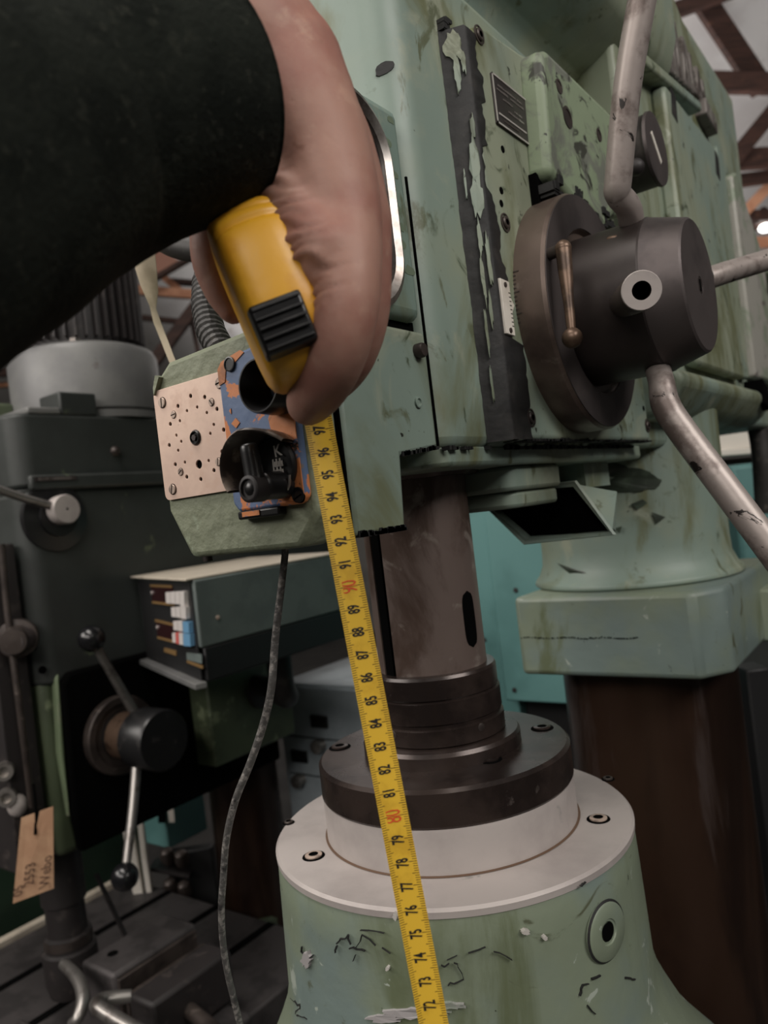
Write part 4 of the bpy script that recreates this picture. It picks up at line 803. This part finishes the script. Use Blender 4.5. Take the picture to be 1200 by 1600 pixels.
# machine part and clamp bar in front of it
K_ = thing('clamping_block', at(60, 1590, 1.07), 'grey steel clamping block at the lower left corner of the table', 'block')
c = at(45, 1565, 1.08); c.z = tz
MB().box(c.x-.07, c.x+.05, c.y-.14, c.y+.02, tz+.001, tz+.055).build('block', m_cast, K_, bevel=.004)
MB().box(c.x+.02, c.x+.055, c.y-.14, c.y+.0, tz+.001, tz+.03).build('block_step', m_steelb, K_, bevel=.002)
# tag hanging off the left drill
tg0 = at(50, 1300, 1.08)
TG = thing('paper_tag', at(48, 1400, 1.08), 'brown paper tag with handwriting hanging by a string on the left drill', 'tag')
tq = [at(33, 1278, 1.08), at(83, 1260, 1.08), at(84, 1388, 1.085), at(20, 1412, 1.08)]
mb = MB(); nn = -FWD
outline = [tq[0], tq[0].lerp(tq[1], .42), at(55, 1302, 1.08), tq[0].lerp(tq[1], .58), tq[1], tq[2], tq[3]]
mb.loft([outline, [p-nn*.0008 for p in outline]]); tg = mb.build('tag_card', m_paper, TG, smooth=0)
ux = (tq[0]-tq[3]).normalized(); uy = (tq[3]-tq[2]).normalized()
for s_, u, v, sz in (('05', 29, 1392, .020), ('2553', 47, 1366, .021), ('Webo', 72, 1362, .022)):
    mb = MB(); text_mb(mb, s_, sz, at(u, v, 1.0785), ux, uy, th=.0, sx=.80); mb.build('handwriting', mat('brown_ink', (62, 36, 28), rough=.7) if s_ == '05' else bpy.data.materials['brown_ink'], tg, smooth=0, recalc=False)
MB().tube([at(55, 1304, 1.079), at(56, 1270, 1.085), at(52, 1225, 1.10)], .0022, 8, res=4).build('tag_string', m_dark, TG)
# clamp screws on the left drill's front
for i, (u, v) in enumerate(((5, 1207), (9, 1248))):
    p = at(u, v, 1.10); MB().lathe([(.013, 0), (.013, .012), (.0075, .012), (.0075, .004), (0, .004)], p+Vector((-.01, .008, 0)), (.8, -.6, 0), 20).build('clamp_nut', m_chrome, L)
p = at(27, 1258, 1.12); mb = MB(); mb.ball(p, .014, 18, (1, 1, 1.25)); mb.build('clamp_knob', m_alu, L)
MB().tube([p, at(45, 1270, 1.13), at(60, 1262, 1.145)], [.006, .006, .006], 10).build('clamp_stem', m_steelb, L)
MB().box(-1.1, XB-.02, .09, .14, -.46, .02).build('depth_gauge_rail', m_fin, L, bevel=.003)
MB().tube([at(2, 850, 1.11), at(12, 960, 1.11), at(30, 1100, 1.10), at(50, 1260, 1.12)], [.005]*4, 10, res=4).build('depth_rod', m_steelb, L)

# ================================================================== digital readout on its arm
DR = thing('digital_readout', (-.795, .53, -.285), 'grey-green digital readout box with red display windows and white keys', 'readout')
X1 = -.5
pA = Vector((X1, .203, 0)); pB = at(221, 960, 1.28); pB.z = 0; dAB = (pB-pA).normalized(); nF = Vector((dAB.y, -dAB.x, 0)); nF = nF if nF.dot(CAM-pA) > 0 else -nF
def plan(z0, z1, ins, nm, m, par, out=0, bv=.003):
    c_ = Vector((X1-.08, .40, 0)); a_ = pA + nF*out; b_ = pB + nF*out
    P_ = [a_, Vector((X1, .52, 0)), pB+Vector((.0, .26, 0)), b_]; P_ = [c_+(p-c_)*ins for p in P_]
    return MB().prism([(p.x, p.y) for p in P_], 'z', z0, z1).build(nm, m, par, bevel=bv)
rd = plan(-.150, -.0590, 1.0, 'readout_case', m_dro, DR)
plan(-.0592, -.0560, 1.015, 'readout_lid', m_cream, rd, .008, .001)
rb_ = plan(-.196, -.1495, .985, 'readout_base', m_drod, rd, -.002)
MB().lathe([(.003, 0), (.003, .002), (0, .003)], onx(340, 965, X1), CX, 12).build('side_screw', m_screw, rd)
fA = pA.lerp(pB, .03)+nF*.0004; fB = pA.lerp(pB, .96)+nF*.0004
pn = MB().hexa([fA+Vector((0, 0, -.193)), fB+Vector((0, 0, -.190)), fB+Vector((0, 0, -.064)), fA+Vector((0, 0, -.064))]+[q+nF*.0016 for q in (fA+Vector((0, 0, -.193)), fB+Vector((0, 0, -.190)), fB+Vector((0, 0, -.064)), fA+Vector((0, 0, -.064)))]).build('front_panel', m_drod, rd, smooth=0)
def onf(u, v):
    d = at(u, v, 1)-CAM; o_ = pA+nF*.0022; return CAM + d*((o_-CAM).dot(nF)/d.dot(nF))
def quad(name, pts, m, par, th=.0012):
    mb = MB(); P_ = [onf(*p) for p in pts]; mb.loft([P_, [q+nF*th for q in P_]]); return mb.build(name, m, par, smooth=0)
fz = lambda x, y: (210+x/7.27, 860+y/7.27)
for w_ in (((190, 385), (435, 395), (465, 630), (215, 600)), ((245, 780), (475, 835), (510, 1060), (275, 1000))):
    w4 = [fz(*p) for p in w_]; q = quad('display_window', w4, m_disp, pn)
    lerp = lambda a, b, k: (a[0]+(b[0]-a[0])*k, a[1]+(b[1]-a[1])*k)
    a, b, c_, d = w4; quad('gold_strip', [a, b, lerp(b, c_, .12), lerp(a, d, .12)], m_gold, pn, .002); quad('gold_strip', [lerp(a, d, .88), lerp(b, c_, .88), c_, d], m_gold, pn, .002)
for x, y in ((215, 480), (275, 872)): p = onf(*fz(x, y)); MB().lathe([(.003, 0), (.003, .003), (0, .004)], p, nF, 12).build('panel_screw', m_alu, pn)
for i, (x0, x1, y0, y1, m) in enumerate(((400, 450, 470, 590, m_key), (455, 505, 465, 595, m_key), (510, 560, 462, 600, m_key), (565, 612, 458, 640, m_key), (463, 512, 640, 745, m_key), (518, 565, 635, 752, m_key), (572, 630, 625, 765, m_key),
        (487, 535, 795, 895, m_key), (540, 590, 790, 905, m_key), (596, 665, 800, 925, m_keyb), (475, 510, 930, 1035, m_key), (515, 548, 925, 1050, m_keyr), (553, 596, 930, 1060, m_key), (600, 680, 935, 1075, m_keyb))):
    quad('key', [fz(x0, y0), fz(x1, y0+6), fz(x1+6, y1+6), fz(x0+6, y1)], m, pn, .006)
quad('gold_badge', [fz(345, 1105), fz(482, 1140), fz(482, 1195), fz(345, 1150)], m_gold, pn); quad('gold_badge', [fz(605, 1245), fz(785, 1310), fz(785, 1345), fz(605, 1275)], m_gold, pn)
quad('mode_window', [fz(600, 1160), fz(770, 1180), fz(775, 1285), fz(605, 1240)], m_dro, pn)
MB().bar(pA.lerp(pB, .0)+nF*.006+Vector((0, 0, -.198)), pB+nF*.006+Vector((0, 0, -.198)), .016, .008).build('base_lip', m_mgrey, rd, bevel=.001)
MB().tube([Vector((-.58, .42, -.20)), Vector((-.58, .42, -.26)), Vector((-.61, .455, -.285)), Vector((-.70, .50, -.285)), Vector((-.795, .53, -.285))], [.020, .020, .020, .018, .018], 16, res=4).build('readout_arm', m_fin, DR)
# ================================================================== cables, hoses, strap
o = MB().tube([at(447, 846, .405), at(444, 880, .410), at(438, 930, .415), at(430, 1000, .42), at(424, 1075, .42), at(412, 1130, .425), at(392, 1190, .43), at(368, 1250, .435), at(354, 1310, .44), at(349, 1370, .445), at(346, 1430, .45), at(352, 1500, .46), at(370, 1580, .47), at(395, 1680, .48)], [.0019, .0019, .0020, .0021, .0022, .0022, .0022, .0021, .002, .002, .002, .002, .002, .002], 12, res=6).build('power_cable', m_cable)
tag(o, 'thin grey braided cable hanging down from the switch box', 'cable')
pts = [at(352, 560, .445), at(330, 520, .46), at(321, 480, .475), at(322, 440, .49), at(338, 405, .505), at(352, 385, .53)]
H1 = thing('corrugated_hose', at(350, 560, .445), 'black corrugated hose rising from the top of the switch box behind the thumb', 'hose')
MB().tube(pts, [.0078]*6, 18, res=6).build('hose_core', m_rubber, H1)
q = MB(); NR_ = 26
def along(pts, f):
    k = f*(len(pts)-1); i = min(int(k), len(pts)-2); return pts[i].lerp(pts[i+1], k-i), (pts[i+1]-pts[i]).normalized()
for i in range(NR_):
    p_, d_ = along(pts, (i+.5)/NR_); MB().lathe([(.0078, -.0022), (.0089, -.0009), (.0089, .0009), (.0078, .0022)], p_, d_, 16, caps=False).build('hose_rib', m_rubber, H1, smooth=0)
H2 = tag(MB().tube([at(175, 300, .62), at(225, 345, .61), at(258, 375, .60), at(295, 388, .59), at(345, 390, .58), at(420, 370, .57), at(470, 330, .57)], [.0100]*7, 20, res=6).build('bent_hose', m_rubber), 'thick dark hose bending below the sleeve left of the thumb', 'hose')
mb = MB(); rows = []
for u, v, w_, a in ((212, 330, 17, .1), (222, 385, 18, .2), (228, 420, 15, .4), (234, 452, 10, .8), (239, 480, 4.5, 1.25), (246, 505, 4.5, .9), (256, 530, 5.0, .5), (266, 556, 5.2, .2), (280, 590, 5.2, .1)):
    c = at(u, v, .62); d = (cR*math.cos(a)+FWD*math.sin(a))*(w_*.62/1200)/max(math.cos(a), .55); e = FWD*.0006
    rows.append([c-d-e, c+d-e, c+d+e, c-d+e])
mb.loft(rows); tag(mb.build('twisted_strap', m_strap, smooth=30), 'beige plastic strap twisted and hanging left of the switch box', 'strap')

# ================================================================== cabinets and machines behind
GC = thing('tool_cabinet', (-.80, .75, -1.3), 'light grey-blue cabinet with black label holders and knobs behind the dark flange', 'cabinet')
gx0 = -.884; MB().box(gx0, -.52, .70, 1.2, -1.3, -.338).build('cabinet_body', m_cab, GC, bevel=.006)
MB().box(gx0+.004, -.524, .704, 1.196, -.340, -.334).build('cabinet_top', m_cab, GC, bevel=.002)
for (u, v) in ((500, 1127), (469, 1181)):
    p = ony(u, v, .70); MB().box(p.x-.022, p.x+.022, .694, .7005, p.z-.0125, p.z+.0125).build('label_holder', m_bak, GC, bevel=.001)
    p = ony(u+3, v+36, .70); MB().lathe([(.012, 0), (.009, .008), (.015, .014), (.013, .022), (0, .024)], p, NY, 24).build('drawer_knob', m_steel, GC)
for z in (-.445, -.525, -.62): MB().box(gx0+.012, -.53, .6985, .7005, z-.0012, z+.0012).build('drawer_gap', m_dgreen, GC, smooth=0)
TC = thing('teal_cabinet', (-.30, .8, -1.3), 'tall teal sheet metal cabinet standing behind the quill', 'cabinet')
MB().box(-.335, -.14, .70, 1.02, -.345, .12).build('cabinet_body', m_teal, TC, bevel=.003); MB().box(-.46, -.33, .74, 1.10, -.40, .10).build('side_return', m_teal, TC, bevel=.003)
MB().box(-.44, -.15, .76, 1.0, -1.3, -.345).build('cabinet_plinth', m_drod, TC)
for u, v in ((806, 922), (804, 1078), (757, 1000)): MB().lathe([(.0042, 0), (.0042, .0015), (0, .002)], ony(u, v, .70), NY, 12).build('panel_screw', m_fin, TC)
RM = thing('cream_machine', (0, 1.35, -1.3), 'cream and teal machine standing behind the drill head at the right edge', 'machine')
c = at(1150, 680, 1.75)
MB().bar(at(1085, 676, 1.75), at(1195, 664, 1.75), .05, .10, up=cU).build('cream_panel', m_white, RM, bevel=.004)
MB().bar(at(1085, 712, 1.74), at(1205, 703, 1.74), .07, .014, up=cU).build('panel_ledge', m_white, RM, bevel=.002)
MB().bar(at(1100, 650, 1.80), at(1290, 640, 1.80), .05, .06, up=cU).build('yellow_cover', m_yel, RM, bevel=.004)
MB().bar(at(1185, 1700, 1.95), at(1100, 722, 1.95), .30, .30, up=FWD).build('machine_body', m_dgreen, RM, bevel=.01)
MB().bar(at(1210, 900, 1.7), at(1190, 722, 1.7), .20, .14, up=FWD).build('teal_body', m_teal, RM, bevel=.01)
tag(MB().tube([at(1166, 600, 1.25), at(1180, 650, 1.24), at(1188, 690, 1.24), at(1192, 730, 1.24), at(1196, 800, 1.25)], [.016]*5, 16, res=5).build('black_hose', m_rubber), 'black rubber hose hanging under the right end of the head', 'hose')
tag(MB().bar(at(1188, 468, 1.38), at(1222, 610, 1.36), .06, .05, up=FWD).build('motor_housing', m_fin), 'black motor housing behind the far end of the green head', 'motor')
RS = thing('dark_stanchion', at(1190, 1500, 1.15), 'dark steel upright beside the column at the right edge', 'post'); RS.location.z = 0
MB().bar(at(1172, 1040, 1.16), at(1240, 1600, 1.16), .035, .05, up=FWD).build('post', m_drod, RS, bevel=.003)
# dark clutter between the left drill and the housing
GB = thing('green_machine_base', (-1.3, 1.2, -1.3), 'dark green machine base behind the paper tag', 'machine base')
MB().box(-1.75, -1.29, .15, .62, -1.3, -.52).build('base_body', mat('bottle_green_enamel', (40, 62, 46), [((32, 50, 38), 6, .45, .62, 5)], rough=.5), GB, bevel=.008)
BX = thing('teal_box', at(255, 1270, 1.75), 'small teal box with a white card in the dark behind the left drill', 'box')
p = at(255, 1275, 1.75); MB().box(p.x-.06, p.x+.05, p.y-.03, p.y+.08, p.z-.055, p.z+.055).build('box_body', m_teal, BX, bevel=.003)
MB().hexa([at(247, 1256, 1.68), at(259, 1256, 1.68), at(259, 1286, 1.68), at(247, 1286, 1.68), at(247, 1256, 1.69), at(259, 1256, 1.69), at(259, 1286, 1.69), at(247, 1286, 1.69)]).build('dark_label', m_dark, BX, smooth=0)
MB().hexa([at(261, 1250, 1.67), at(270, 1250, 1.67), at(273, 1285, 1.67), at(264, 1285, 1.67), at(261, 1250, 1.675), at(270, 1250, 1.675), at(273, 1285, 1.675), at(264, 1285, 1.675)]).build('white_card', m_white, BX, smooth=0)
for nm, pts_, wpx, lb in (('white_lath', [(196, 1268), (216, 1390), (240, 1476)], 15, 'broad white lath leaning behind the ball handle'), ('thin_lath', [(218, 1268), (226, 1340), (235, 1400)], 8, 'thin white lath leaning right of the broad one')):
    mb = MB(); rows = []
    for u, v in pts_: c = at(u, v, 1.62); d = cR*(wpx/2*1.62/1200); e = FWD*.006; rows.append([c-d-e, c+d-e, c+d+e, c-d+e])
    tag(mb.loft(rows).build(nm, m_white, smooth=0), lb, 'lath')
SH = thing('tool_rack', at(265, 1450, 1.66), 'dark tool rack with steel holders behind the vise', 'rack')
mb = MB(); mb.bar(at(297, 1325, 1.68), at(330, 1560, 1.68), .10, .03, up=FWD); mb.build('rack_back', m_drod, SH, bevel=.003)
for k, v in enumerate((1340, 1388, 1432, 1462)):
    MB().bar(at(238+k*5, v+10, 1.66), at(300+k*5, v+22, 1.66), .05, .008, up=cU).build('rack_shelf', m_fin, SH, bevel=.001)
    for j in range(2): p = at(262+k*5+j*22, v-2+j*4, 1.64); MB().lathe([(.013, -.014), (.016, 0), (.012, .016), (.006, .02), (0, .02)], p, (.2, -.3, 1), 14).build('tool_holder', m_steelb, SH)
tag(MB().bar(at(150, 1365, 1.35), at(196, 1462, 1.33), .006, .006).build('steel_rod', m_fin), 'thin dark rod leaning behind the vise', 'rod')
p = at(277, 1517, 1.35); tag(MB().box(p.x-.012, p.x+.012, p.y-.01, p.y+.01, p.z-.02, p.z+.018).build('white_bottle', m_white, bevel=.006), 'small white bottle right of the vise', 'bottle')
